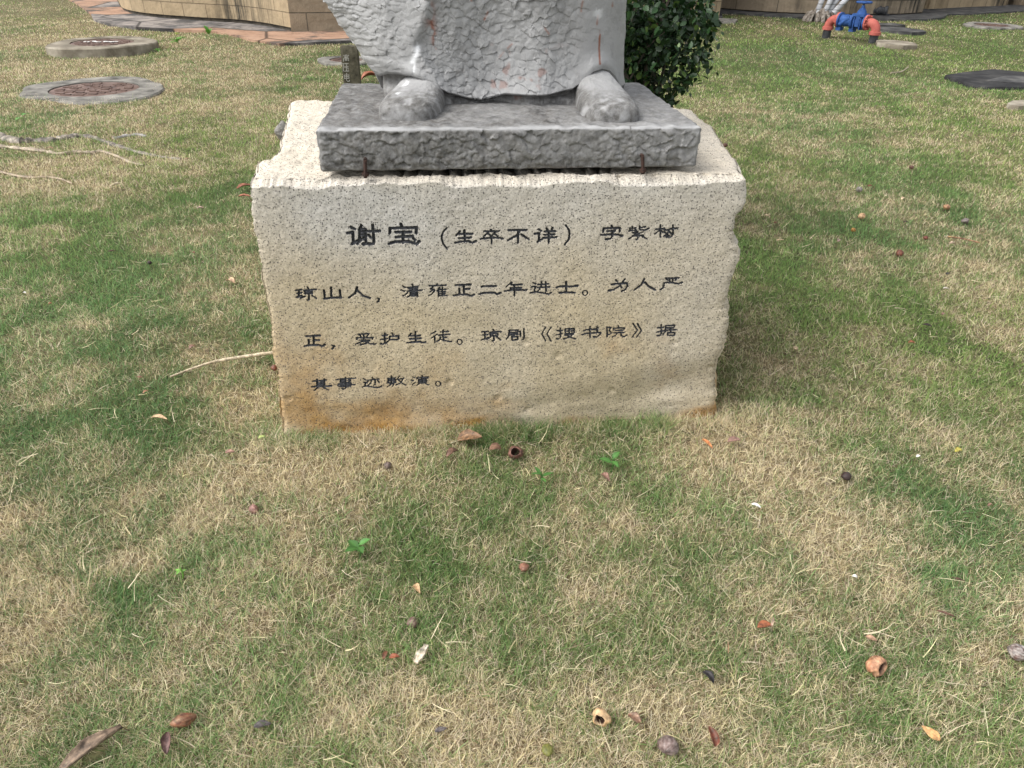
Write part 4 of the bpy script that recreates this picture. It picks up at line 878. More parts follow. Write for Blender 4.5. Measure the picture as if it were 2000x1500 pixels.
# ================================================================== gate valve on its pipe
def build_valve():
    G1 = onz(1613, 73); G2 = onz(1704, 84)
    ax = G2-G1; Lg = np.linalg.norm(ax[:2]); ex = np.array([ax[0], ax[1], 0])/Lg; ey = np.array([-ex[1], ex[0], 0]); ez = np.array([0, 0, 1.0])
    mid = (G1+G2)/2; mid[2] = 0
    root = empty("gate_valve", mid, "blue gate valve with handwheel between two faded red pipe elbows, on the far lawn", "valve")
    pr = 0.055; hz = 0.250; R = 0.10
    at = lambda x, y, z: mid+ex*x+ey*y+ez*z
    hx = Lg/2
    for sg in (-1, 1):
        mb = MB(); mb.lathe(at(sg*hx, 0, -0.1), ez, [(0, pr+.004), (0.1+hz-R-0.03, pr+.004)], 24); mb.build("riser_pipe", M_BLACKP, root)
        mb = MB(); pts = [at(sg*hx, 0, hz-R-0.03)]+[at(sg*(hx-R+R*math.cos(a)), 0, hz-R+R*math.sin(a)) for a in np.linspace(0, math.pi/2, 12)]+[at(sg*(hx-R-0.045), 0, hz)]
        mb.tube(pts, [pr+0.006]*len(pts), 24)
        mb.lathe(at(sg*hx, 0, hz-R-0.045), ez, [(0, pr+.012), (0, pr+.024), (0.04, pr+.024), (0.045, pr+.012)], 24)
        el = mb.build("pipe_elbow", M_RED, root)
        mb = MB(); x0 = hx-R-0.062
        mb.lathe(at(sg*x0, 0, hz), ex*sg, [(0, pr), (0, pr+.046), (0.024, pr+.046), (0.026, pr)], 28)
        for q in range(8):
            a = q*math.pi/4+.3; c = at(sg*x0, 0, hz)+(ey*math.cos(a)+ez*math.sin(a))*(pr+.033); mb.lathe(c-ex*sg*0.02, ex*sg, [(0, .011), (0.065, .011)], 6)
        mb.build("red_flange", M_RED, root)
    xl = -(hx-R-0.064); xr = hx-R-0.064; W = xr-xl
    xm = xl+W*0.50
    # strainer section
    mb = MB(); mb.lathe(at(xl, 0, hz), ex, [(0, pr), (0, pr+.048), (0.022, pr+.048), (0.03, pr+.02), (W*.12, pr+.018), (W*.25, pr+.026), (W*.38, pr+.018), (W*.47, pr+.02), (W*.475, pr+.048), (W*.50, pr+.048), (W*.50, pr)], 28)
    mb.tube([at(xl+W*.42, -.05, hz+.045), at(xl+W*.10, -.06, hz-.055)], [.03, .03], 12)
    for k in (0.0, .5): mb.box(at(xl+W*k+0.02, 0, hz-pr-.055), (.07, .09, .05), ex, ey, ez)
    mb.build("strainer_body", M_BLUE, root)
    mb = MB(); mb.lathe(at(xm+.002, 0, hz), ex, [(0, pr), (0, pr+.048), (0.022, pr+.048), (0.03, pr+.012), (W*.16, pr+.010), (W*.25, pr+.022), (W*.34, pr+.010), (W*.44, pr+.015), (W*.455, pr+.048), (W*.495, pr+.048), (W*.495, pr)], 28)
    mb.box(at(xm+W*.25, 0, hz+.01), (W*.15, .15, .14), ex, ey, ez)
    for k in (-1, 1): mb.box(at(xm+W*.25+k*.05, 0, hz-.02), (.012, .16, .16), ex, ey, ez)
    mb.build("valve_body", M_BLUE, root)
    xb = xm+W*.25
    mb = MB(); mb.box(at(xb, 0, hz+.078), (.17, .15, .018), ex, ey, ez); mb.box(at(xb, 0, hz+.098), (.17, .15, .018), ex, ey, ez)
    prof = [(0.10, .072, .062), (.13, .064, .055), (.168, .040, .038), (.178, .026, .026), (.21, .023, .023)]
    V = []; n = 16
    for z, a_, b_ in prof:
        for q in range(n): V.append(at(xb+a_*math.cos(q*2*math.pi/n), b_*math.sin(q*2*math.pi/n), hz+z))
    mb.add(V, [(i*n+k, i*n+(k+1) % n, (i+1)*n+(k+1) % n, (i+1)*n+k) for i in range(len(prof)-1) for k in range(n)]+[tuple((len(prof)-1)*n+k for k in range(n))])
    bon = mb.build("bonnet", M_BLUE, root)
    mb = MB(); mb.lathe(at(xb, 0, hz+.20), ez, [(0, .012), (.055, .012)], 10); mb.build("stem", M_BLACKP, root)
    mb = MB(); hzz = hz+.250; Rw = .098
    mb.tube([at(xb+Rw*math.cos(a), Rw*math.sin(a), hzz) for a in np.linspace(0, 2*math.pi, 33)], .013, 10, False)
    mb.lathe(at(xb, 0, hzz-.02), ez, [(0, .03), (.035, .03)], 12)
    for q in range(4):
        a = q*math.pi/2+.4; mb.tube([at(xb, 0, hzz), at(xb+Rw*math.cos(a), Rw*math.sin(a), hzz)], .009, 8)
    mb.build("handwheel", M_BLUE, root)
    for G in (G1, G2): hole(G[0], G[1], 0.085)
build_valve()

# ================================================================== black pot lying by the wall
c = onz(1718, 33); mb = MB(); root = empty("pipe_fitting", (c[0], c[1], 0), "black ribbed pipe fitting lying on the dark paving against the wall", "pipe fitting")
axp = np.array([1.0, -0.55, 0]); axp /= np.linalg.norm(axp)
mb.lathe(c-axp*0.13+np.array([0, 0, .10]), axp, [(0.02, .06), (0, .075), (0, .10), (.03, .10), (.035, .075), (.09, .075), (.095, .085), (.12, .085), (.125, .07), (.18, .07), (.19, .09), (.24, .09), (.24, .07), (.22, .06)], 20)
mb.build("fitting_body", M_BLACKP, root); 
for q in ((0.1, -.05, .045), (-.05, .03, .045)):
    mb = MB(); mb.box(c+np.array(q), (.06, .10, .03)); mb.build("foot", M_BLACKP, root)

# ================================================================== clump of slim palms by the wall
def palm_mat():
    m, nt, b = mat("palm_bark", 0.8, 0.25); v = coords(nt)
    w = nd(nt, "ShaderNodeTexWave"); w.wave_type = 'BANDS'; w.bands_direction = 'Z'; w.inputs["Scale"].default_value = 3.6; w.inputs["Distortion"].default_value = 1.0; nt.links.new(v, w.inputs["Vector"])
    c = mixc(nt, 1.0, ramp(nt, noise(nt, v, 10, 5), [(0.3, (0.27, 0.275, 0.285)), (0.7, (0.47, 0.475, 0.49))]), ramp(nt, w.outputs["Fac"], [(0.0, 0.45), (0.22, 1.0)]), 'MULTIPLY')
    nt.links.new(c, b.inputs["Base Color"]); return m
M_PALM = palm_mat()
M_ROOTB = simple("root_mass", (0.05, 0.04, 0.03), (0.22, 0.19, 0.16), 22, 0.95, 0.15, 0.5, .01, (0.34, 0.31, 0.28))
cb = onz(1600, 40); root = empty("palm_clump", (cb[0], cb[1], 0), "clump of four slim grey-white palm trunks rising from a root mound by the wall", "palm")
for px0, pxt, yb in ((1592, 1600, 27), (1605, 1618, 27), (1614, 1634, 29), (1622, 1652, 29)):
    mb = MB(); zc = (cb-CO)@CF
    p0 = cb+np.array([(px0-1600)*zc/FPX, 0.05*random.uniform(-1, 1), 0.12]); d = np.array([(pxt-px0)/32.0*0.9, 0.15, 1.0])
    pts = [p0+d*t+np.array([0.05*t*t, 0, 0]) for t in np.linspace(0, 2.6, 22)]
    mb.tube(pts, [0.046+0.004*((i*7) % 3 == 0) for i in range(22)], 14); mb.build("trunk", M_PALM, root)
mb = MB(); rr = random.Random(5)
for k in range(46):
    a = rr.uniform(0, 2*math.pi); r = rr.uniform(0.02, .30); p = cb+np.array([math.cos(a)*r*.95, math.sin(a)*r*.6, 0.17-0.5*r*.6])
    mb.tube([p+np.array([0, 0, .03]), p+np.array([math.cos(a)*.06, math.sin(a)*.05, -.05]), p+np.array([math.cos(a)*.10, math.sin(a)*.08, -.22])], [.03, .028, .022], 7)
mb.build("root_mound", M_ROOTB, root); hole(cb[0], cb[1], .33)

# ================================================================== shrub behind the statue
def build_shrub():
    base = onz(1262, 460); bx, by = base[0], base[1]; by = max(by, BL[1]+BV[1]*1.12); zc = (np.array([bx, by, 0.8])-CO)@CF
    root = empty("shrub", (bx, by, 0), "dark green glossy-leaved shrub with bare lower branches behind the statue", "shrub")
    rr = random.Random(31); mb = MB(); tips = []
    def branch(p, d, l, r, lev):
        pts = [p]; n = 6
        ex, ey = proj(np.array(p+d*l)[None]); lm = np.interp(ey[0], [-400, -60, 20, 60, 110, 150, 185, 215, 240, 500], [1390, 1380, 1380, 1375, 1350, 1325, 1300, 1285, 1275, 1262])
        if lev and (ex[0] > lm-16 or proj(np.array(p)[None])[0][0] > lm-20): return
        for i in range(n):
            d = d+np.array([rr.uniform(-.22, .22), rr.uniform(-.22, .22), rr.uniform(-.08, .12)]); d = d/np.linalg.norm(d); pts.append(pts[-1]+d*l/n)
        mb.tube(pts, np.linspace(r, r*.55, n+1), 7)
        if lev >= 3: tips.append((pts[-1], d)); tips.append((pts[3], d)); tips.append((pts[4], d)); tips.append((pts[5], d)); return
        for k in range(4 if lev else 7):
            i = rr.randint(2, n); dd = d+np.array([rr.uniform(-.9, .9), rr.uniform(-.9, .9), rr.uniform(-.35, .55)]); branch(pts[i], dd/np.linalg.norm(dd), l*rr.uniform(.5, .72), r*.55, lev+1)
            if lev >= 2: tips.append((pts[i], d))
    for k in range(5):
        a = k*1.26+.4; branch(np.array([bx+.05*math.cos(a), by+.05*math.sin(a), -0.03]), np.array([.22*math.cos(a)-.04, .3*math.sin(a), 1.0]), rr.uniform(.55, .75), .017, 0)
    mb.build("branches", simple("shrub_bark", (0.05, 0.042, 0.035), (0.15, 0.125, 0.10), 30, 0.9), root)
    # leaves: rounded, folded, in sprays at the twig ends and through the crown
    R = np.random.default_rng(5); P = []
    for p, d in tips:
        for k in range(11): P.append(p+R.normal(0, .040, 3))
    P = np.array(P)
    # outline as in the photograph: crown wide above, drawn in to a drooping tip below
    px, py = proj(P); rel = P-np.array([bx, by, 0])
    lim = np.interp(py, [-400, -60, 20, 60, 110, 150, 185, 215], [1400, 1398, 1400, 1394, 1380, 1350, 1338, 1305])
    keep = (px < lim-14+8*R.normal(0, 1, len(px))) & (P[:, 2] > .42) & (py < 205)
    P = P[keep]; P = P[R.permutation(len(P))[:17000]]
    extra = []
    for (qx, qy, n, s) in ((1310, 180, 60, 11), (1302, 200, 26, 7), (1345, 148, 40, 10), (1385, 60, 50, 9), (1392, 40, 24, 6), (1370, 105, 60, 11), (1330, 165, 45, 10), (1355, 125, 60, 11), (1270, 150, 50, 14), (1340, 60, 110, 24), (1290, 90, 120, 24), (1245, 60, 120, 18), (1300, 30, 150, 28), (1370, 20, 90, 14), (1240, 110, 70, 12), (1330, 110, 90, 18)):
        for k in range(n):
            dz = R.normal(0, .10); o = ray(qx+R.normal(0, s), qy+R.normal(0, s)); t = (by-.02+dz)/o[1]; extra.append(CO+o*t)
    P = np.vstack([P, np.array(extra)]); n = len(P)
    ln = R.uniform(.018, .040, n); wd = ln*R.uniform(.55, .75, n)
    d = R.normal(0, 1, (n, 3)); d[:, 2] -= .1; d /= np.linalg.norm(d, axis=1)[:, None]
    nn = R.normal(0, .75, (n, 3)); nn[:, 2] += 1.0; s = np.cross(d, nn); s /= np.linalg.norm(s, axis=1)[:, None]+1e-9; nn = np.cross(s, d)
    prof = [(0, .10), (.3, .42), (.62, .5), (.86, .34), (1.0, .05)]
    V = np.zeros((n, 15, 3))
    for i, (t, w) in enumerate(prof):
        c = P+d*(ln*t)[:, None]-nn*(0.12*ln*t*t)[:, None]
        V[:, i*3] = c-s*(wd*w)[:, None]+nn*(wd*w*.30)[:, None]; V[:, i*3+1] = c; V[:, i*3+2] = c+s*(wd*w)[:, None]+nn*(wd*w*.30)[:, None]
    q = gridquads(5, 3); Q = (q[None]+np.arange(n)[:, None, None]*15).reshape(-1, 4)
    br = R.uniform(.55, 1.5, n)[:, None]; col = np.array([0.017, 0.044, 0.013])*br; yl = (R.random(n) < .09)[:, None]; col = np.where(yl, np.array([0.10, 0.17, 0.04]), col); rd = (R.random(n) < .004)[:, None]; col = np.where(rd, np.array([.13, .06, .03]), col)
    npmesh("foliage", V.reshape(-1, 3), Q, M_LEAF, root, col=np.repeat(col, 15, 0))
build_shrub()

# ================================================================== fallen husks, leaves, sticks, roots, sprouts
M_LIT = vcol("dry_litter", 0.55, 0.35, 0.0, 90)
M_SPROUT = vcol("sprout_leaf", 0.5, 0.35, 0.25)
def mpp(px, py): return abs(np.dot(onz(px, py)-CO, CF))/FPX           # metres per photograph px on the ground there
def rotm(az, el, roll):
    from mathutils import Euler
    return np.array(Euler((roll, el, az), 'XYZ').to_matrix())
def place(V, px, py, lift=0.022):
    p = onz(px, py, lift); p[2] = ground_h(p[0], p[1])+lift; return V+p, p
def nut(px, py, w, asp, c1, c2, label, az=0.0, el=0.0, hole_at=None, name="fruit_husk", cat="fruit husk", open_=0.0, lump=.08, seed=1, lift=.03, squash=.85):
    """a dry fruit: ribbed body, pointed tip; with an opening when the photograph shows one"""
    w *= .92; c1 = np.array(c1)*.82; c2 = np.array(c2)*.82; r = w/2*mpp(px, py); nt_, na = 36, 40
    t = np.linspace(0.0 if not open_ else open_, 1, nt_)[:, None]; a = np.linspace(0, 2*np.pi, na, endpoint=False)[None, :]
    rad_ = np.sin(np.pi*np.clip(t, 0.002, 1))**0.62*(1+.05*np.cos(3*a+seed))*(1+lump*2*noise2(np.cos(a)*2+seed+t*3, np.sin(a)*2+t*2, seed)-lump)
    x = (t-.5)*2*r*asp+0*a; y = r*rad_*np.cos(a); z = r*squash*rad_*np.sin(a)
    V = np.stack([x, y, z], -1).reshape(-1, 3); cr = (.6*fbm(t*3+0*a+seed, np.cos(a)*9+np.sin(a)*7+0*t, 3, seed+3)+.5*fbm(t*8+0*a, np.cos(a)*3+np.sin(a)+0*t, 3, seed+4)).ravel()
    q = gridquads(nt_, na, 0, True)
    f = np.clip(.5+2.2*cr, 0, 1)[:, None]; col = np.array(c1)*(1-f)+np.array(c2)*f
    if open_:
        # inner lining turned in from the mouth
        ring = V.reshape(nt_, na, 3)[0]; c0 = ring.mean(0); rings = [ring]; cols = []
        for k, (s, dx) in enumerate(((.86, -.10), (.80, .35), (.62, .8), (.2, 1.1), (.02, 1.15))):
            rings.append(c0+(ring-c0)*s+np.array([dx*r, 0, 0]))
        V2 = np.concatenate(rings[1:]); col2 = np.repeat(np.array([np.array(c2)*.9, [.06, .03, .02], [.04, .022, .015], [.03, .016, .012], [.03, .016, .012]]), na, 0)
        q2 = []; off = len(V)
        a0 = np.arange(na); a1 = (a0+1) % na
        q2.append(np.stack([a1, a0, off+a0, off+a1], -1))
        q2.append(gridquads(5, na, off, True)[:, ::-1])
        V = np.concatenate([V, V2]); q = np.concatenate([q]+q2); col = np.concatenate([col, col2])
    V = V@rotm(az, el, 0).T; V, p = place(V, px, py+0.0*w, max(lift*.8, r*.62))
    o = npmesh(name, V, q, M_LIT, None, col=col); tag(o, label, cat); hole(p[0], p[1], r*.75*max(1, asp*.8)); return o
def leaf(px, py, w, asp, c1, c2, label, az=0.0, curl=1.0, fold=.4, el=0.0, roll=0.0, name="dry_leaf", cat="dry leaf", seed=1, lift=.034, thick=.0012, tipw=.08):
    """a withered leaf, pod shell or bark flake: a curled blade with thickness"""
    w *= .94; c1 = np.array(c1)*.84; c2 = np.array(c2)*.84; L = w*mpp(px, py); W = L*asp; nl, nw = 22, 13
    t = np.linspace(0, 1, nl)[:, None]; s = np.linspace(-1, 1, nw)[None, :]
    wd = W/2*np.maximum(np.sin(np.pi*np.clip(t, 0, 1)**.8)**.75, tipw)*(1+.22*(noise2(t*6+seed, np.sign(s)*2.0+0*t, seed)-.5))
    th_ = (t-.5)*curl*1.9
    x = np.sin(th_)/max(abs(curl*1.9), .05)*L if abs(curl) > .03 else (t-.5)*L
    z0 = (np.cos(th_)-1)/max(abs(curl*1.9), .05)*L*np.sign(curl) if abs(curl) > .03 else 0*t
    fa = s*fold*1.6
    y = wd*np.sin(fa)/max(fold*1.6, .05); z = z0-wd*(np.cos(fa)-1)/max(fold*1.6, .05)*1.0
    z = z + L*.04*fbm(t*5+seed+0*s, s*3+0*t, 3, seed)
    top = np.stack([x+0*s, y, z], -1).reshape(-1, 3); bot = top-np.array([0, 0, thick])
    cr = (fbm(t*7+0*s, s*4+0*t+seed, 3, seed+1)*2+.5-.25*np.exp(-(s/.12)**2)+0*t).ravel()
    f = np.clip(cr, 0, 1)[:, None]; col = np.array(c1)*(1-f)+np.array(c2)*f
    q = gridquads(nl, nw); N = nl*nw; Q = [q, q[:, ::-1]+N]
    idx = np.arange(N).reshape(nl, nw); rim = np.r_[idx[0, :], idx[1:, -1], idx[-1, -2::-1], idx[-2:0:-1, 0]]; r2 = np.roll(rim, -1)
    Q.append(np.stack([r2, rim, rim+N, r2+N], -1))
    V = np.concatenate([top, bot])@rotm(az, el, roll).T; V[:, 2] -= V[:, 2].min()*.6
    V, p = place(V, px, py, lift*.78)
    o = npmesh(name, V, np.concatenate(Q), M_LIT, None, col=np.concatenate([col, col*.8])); tag(o, label, cat); hole(p[0], p[1], L*.24); return o
def twig(pts, r0, r1, c1, c2, label, name="stick", cat="stick", lift=.035, n=40, m=None, wob=.004, flat=1.0):
    P = np.array([onz(x, y, lift) for x, y in pts]); P = catmull(P, 8); k = len(P)
    P[:, 2] = ground_h(P[:, 0], P[:, 1])+lift
    rr = np.linspace(r0, r1, k)*(1+(.25 if name == 'stick' else .75)*(noise2(np.arange(k)*.6, np.zeros(k), 3)-.5))
    mb = MB(); mb.tube(P, rr, 10, True, flat); V = np.array(mb.v)
    f = np.clip(.5+2.6*fbm(V[:, 0]*34, V[:, 1]*34+V[:, 2]*60, 4, 8), 0, 1)[:, None]
    o = mb.build(name, m or M_LIT, None); me = o.data; c = np.ones((len(V), 4), np.float32); c[:, :3] = np.array(c1)*(1-f)+np.array(c2)*f
    at = me.color_attributes.new("Col", 'FLOAT_COLOR', 'POINT'); at.data.foreach_set("color", c.ravel()); tag(o, label, cat)
    for q in P[::3]: hole(q[0], q[1], max(r0, .012)*(1.1 if name == 'stick' else .2))
    return o
TAN = (.42, .26, .13); LTAN = (.55, .38, .21); BRN = (.14, .065, .04); DBR = (.06, .032, .026); RED = (.20, .055, .03); GRY = (.17, .145, .125); BLK = (.018, .016, .018); ORA = (.34, .13, .06); PNK = (.33, .20, .15); PALE = (.55, .45, .32)
# --- foreground
nut(1175, 1403, 40, 0.80, TAN, LTAN, "round tan husk with a dark round opening facing the camera, lowest husk left of centre-right", math.radians(62), .45, open_=.16, seed=3, lump=.2)
nut(1709, 1306, 44, 0.95, (.36, .15, .08), (.50, .29, .17), "cracked orange-tan husk with a dark gap on its lower right side", math.radians(122), .40, open_=.20, seed=5, lump=.22)
nut(1305, 1456, 44, 1.0, (.11, .06, .05), (.27, .22, .20), "round dark brown nut with a grey bloom on top", math.radians(60), .3, name="nut", cat="nut", seed=8)
nut(1986, 1277, 34, 1.2, (.10, .05, .04), (.42, .39, .36), "grey-white weathered nut at the right edge of the lawn", math.radians(-30), .1, name="nut", cat="nut", seed=9, lump=.18)
leaf(1392, 1443, 42, .62, RED, BRN, "glossy red-brown pod shell standing beside the dark nut", math.radians(105), .5, 1.0, -.35, name="pod_shell", cat="pod shell", seed=4, thick=.003)
leaf(1383, 1323, 34, .55, BLK, (.035, .03, .03), "curved black pod shell in green grass, right of centre", math.radians(125), .9, .9, name="pod_shell", cat="pod shell", seed=6, thick=.003)
leaf(1494, 1223, 34, .60, ORA, (.30, .09, .04), "small bright orange-red dry leaf above the black pod shell", 0.2, .5, .8, seed=7)
leaf(1509, 1216, 26, .22, PNK, PALE, "narrow pinkish leaf strip beside the orange-red leaf", math.radians(60), .2, .4, seed=8)
leaf(1815, 1438, 38, .60, (.52, .27, .10), (.62, .38, .18), "flat orange-yellow leaf near the lower right corner", math.radians(125), .15, .25, seed=9)
leaf(1700, 1252, 22, .6, PNK, TAN, "small pale brown leaf above the cracked orange-tan husk", math.radians(-30), .3, .4, seed=10)
nut(1069, 1466, 24, 1.3, (.12, .13, .03), (.21, .20, .05), "small olive green fruit in the foreground grass", math.radians(100), .2, name="green_fruit", cat="fruit", seed=11)
leaf(178, 1462, 128, .30, (.17, .12, .085), (.33, .24, .165), "long grey-brown strip of bark lying at the lower left corner", math.radians(52), .25, .8, name="bark_strip", cat="bark", seed=12, thick=.006, tipw=.3)
nut(358, 1405, 30, 1.75, (.17, .055, .03), (.26, .15, .08), "two-tone red-brown dry pod, darker at its left end", math.radians(25), .05, name="dry_pod", cat="pod", seed=13)
leaf(326, 1450, 52, .52, (.10, .05, .045), (.18, .105, .09), "dark purplish brown curled pod shell below the two-tone pod", math.radians(110), .5, .9, name="pod_shell", cat="pod shell", seed=14, thick=.003)
leaf(512, 1414, 36, .5, (.035, .03, .03), (.10, .085, .08), "dark grey withered leaf sunk in the grass right of the two-tone pod", .2, .3, .6, seed=15, lift=.025)
leaf(823, 1277, 46, .40, (.45, .37, .27), (.64, .57, .45), "short pale split piece of wood in dry grass", math.radians(68), .05, .5, name="wood_chip", cat="wood chip", seed=16, thick=.007, tipw=.6)
nut(1024, 1106, 20, 1.45, (.17, .075, .045), (.30, .15, .10), "small upright brown nut in the middle of the lawn", math.radians(80), .3, name="nut", cat="nut", seed=17)
leaf(813, 1147, 30, .6, TAN, LTAN, "curled light tan husk flake above the pale wood piece", math.radians(-50), 1.0, .8, name="husk_flake", cat="husk flake", seed=18)
nut(806, 1213, 26, 1.0, (.12, .065, .05), (.25, .17, .14), "round brown nut half sunk in dry grass above the pale wood piece", .3, .2, name="nut", cat="nut", seed=19, lift=.015)
leaf(752, 1276, 20, .6, BRN, (.26, .10, .05), "left one of two small brown leaves beside the pale wood piece", math.radians(75), .5, .7, seed=20)
leaf(770, 1281, 22, .6, RED, (.30, .11, .05), "right one of two small red-brown leaves beside the pale wood piece", .1, .5, .6, seed=21)
leaf(861, 1425, 26, .45, (.05, .04, .04), (.16, .14, .13), "dark slate coloured leaf in the pale thatch of the foreground", .3, .2, .4, seed=22, lift=.028)
leaf(1240, 1405, 34, .6, BRN, (.30, .19, .12), "ragged brown leaf in the clump of white dead grass", math.radians(-40), .5, .6, seed=23)
leaf(1845, 1204, 36, .16, DBR, BRN, "thin dark brown twig-like leaf on the right of the lawn", math.radians(-28), .1, .6, seed=24)
leaf(1870, 1136, 24, .2, DBR, BRN, "short dark splinter leaf above the thin dark twig-like leaf", math.radians(-25), .1, .6, seed=25)
leaf(1422, 1265, 30, .10, (.16, .09, .06), TAN, "upright thin brown stalk above the black pod shell", math.radians(80), .1, .4, name="dry_stalk", cat="stalk", seed=26)
nut(495, 993, 24, .85, (.12, .05, .04), (.36, .20, .16), "pinkish brown cracked nut in a hollow of the lawn left of centre", .9, .2, name="nut", cat="nut", seed=27, lift=.012)
leaf(448, 879, 20, .7, BRN, PNK, "reddish leaf scrap below the plinth's lower left corner", .2, .3, .5, seed=28)
leaf(510, 847, 16, .6, (.30, .38, .12), (.40, .46, .16), "pale yellow-green fallen leaf at the lower left of the plinth", .6, .2, .3, name="green_leaf", cat="leaf", seed=29)
leaf(310, 812, 36, .4, (.50, .34, .20), LTAN, "curled tan leaf roll in the green grass left of the plinth", -.2, .3, .9, seed=30)
# --- at the foot of the plinth
leaf(915, 856, 58, .62, (.15, .08, .04), (.27, .155, .08), "largest brown leaf, leaning against the foot of the plinth", math.radians(-15), .35, .6, -.35, .25, seed=31)
leaf(884, 880, 34, .6, (.10, .05, .035), (.21, .12, .08), "small curled brown leaf just left of the largest leaf at the plinth foot", math.radians(40), .8, .8, seed=32)
leaf(968, 871, 30, .8, (.13, .07, .045), (.24, .14, .09), "arched brown leaf between the largest leaf and the open husk", .1, 1.1, .2, seed=33)
nut(1007, 878, 32, .85, (.10, .045, .035), (.21, .105, .075), "dark red-brown husk split open at the top, in front of the plinth", math.radians(88), .80, open_=.2, seed=34)
leaf(1183, 926, 30, .6, (.17, .085, .06), (.30, .18, .14), "small brown curled leaf touching the sprout in front of the plinth", math.radians(-60), .6, 1.0, seed=35)
leaf(1383, 860, 34, .30, (.52, .15, .05), (.42, .24, .10), "thin orange leaf with a red tip at the plinth's lower right corner", math.radians(-65), .15, .6, seed=36)
leaf(1435, 857, 30, .6, PNK, (.23, .13, .11), "dull pink-brown leaf in dry grass right of the plinth's foot", .2, .4, .6, seed=37)
nut(757, 903, 18, 1.0, (.07, .05, .045), (.18, .13, .11), "small dark nut left of the leaves at the plinth foot", .4, .1, name="nut", cat="nut", seed=38, lift=.015)
nut(535, 714, 15, .9, RED, BRN, "small dark red nut touching the plinth's left edge below the thin stick", .4, .1, name="nut", cat="nut", seed=39)
leaf(480, 366, 38, .4, (.24, .075, .045), (.36, .15, .09), "upper red-brown leaf heap by the plinth's upper left edge", .5, .5, .6, seed=40)
leaf(478, 384, 26, .5, (.28, .09, .05), (.36, .15, .08), "lower red-brown leaf by the plinth's upper left edge", .1, .3, .5, seed=41)
leaf(724, 152, 44, .7, (.24, .07, .04), (.35, .13, .07), "rust-red crumpled leaf behind the statue's slab beside the lettered post", .3, .9, .6, seed=42, lift=.05)
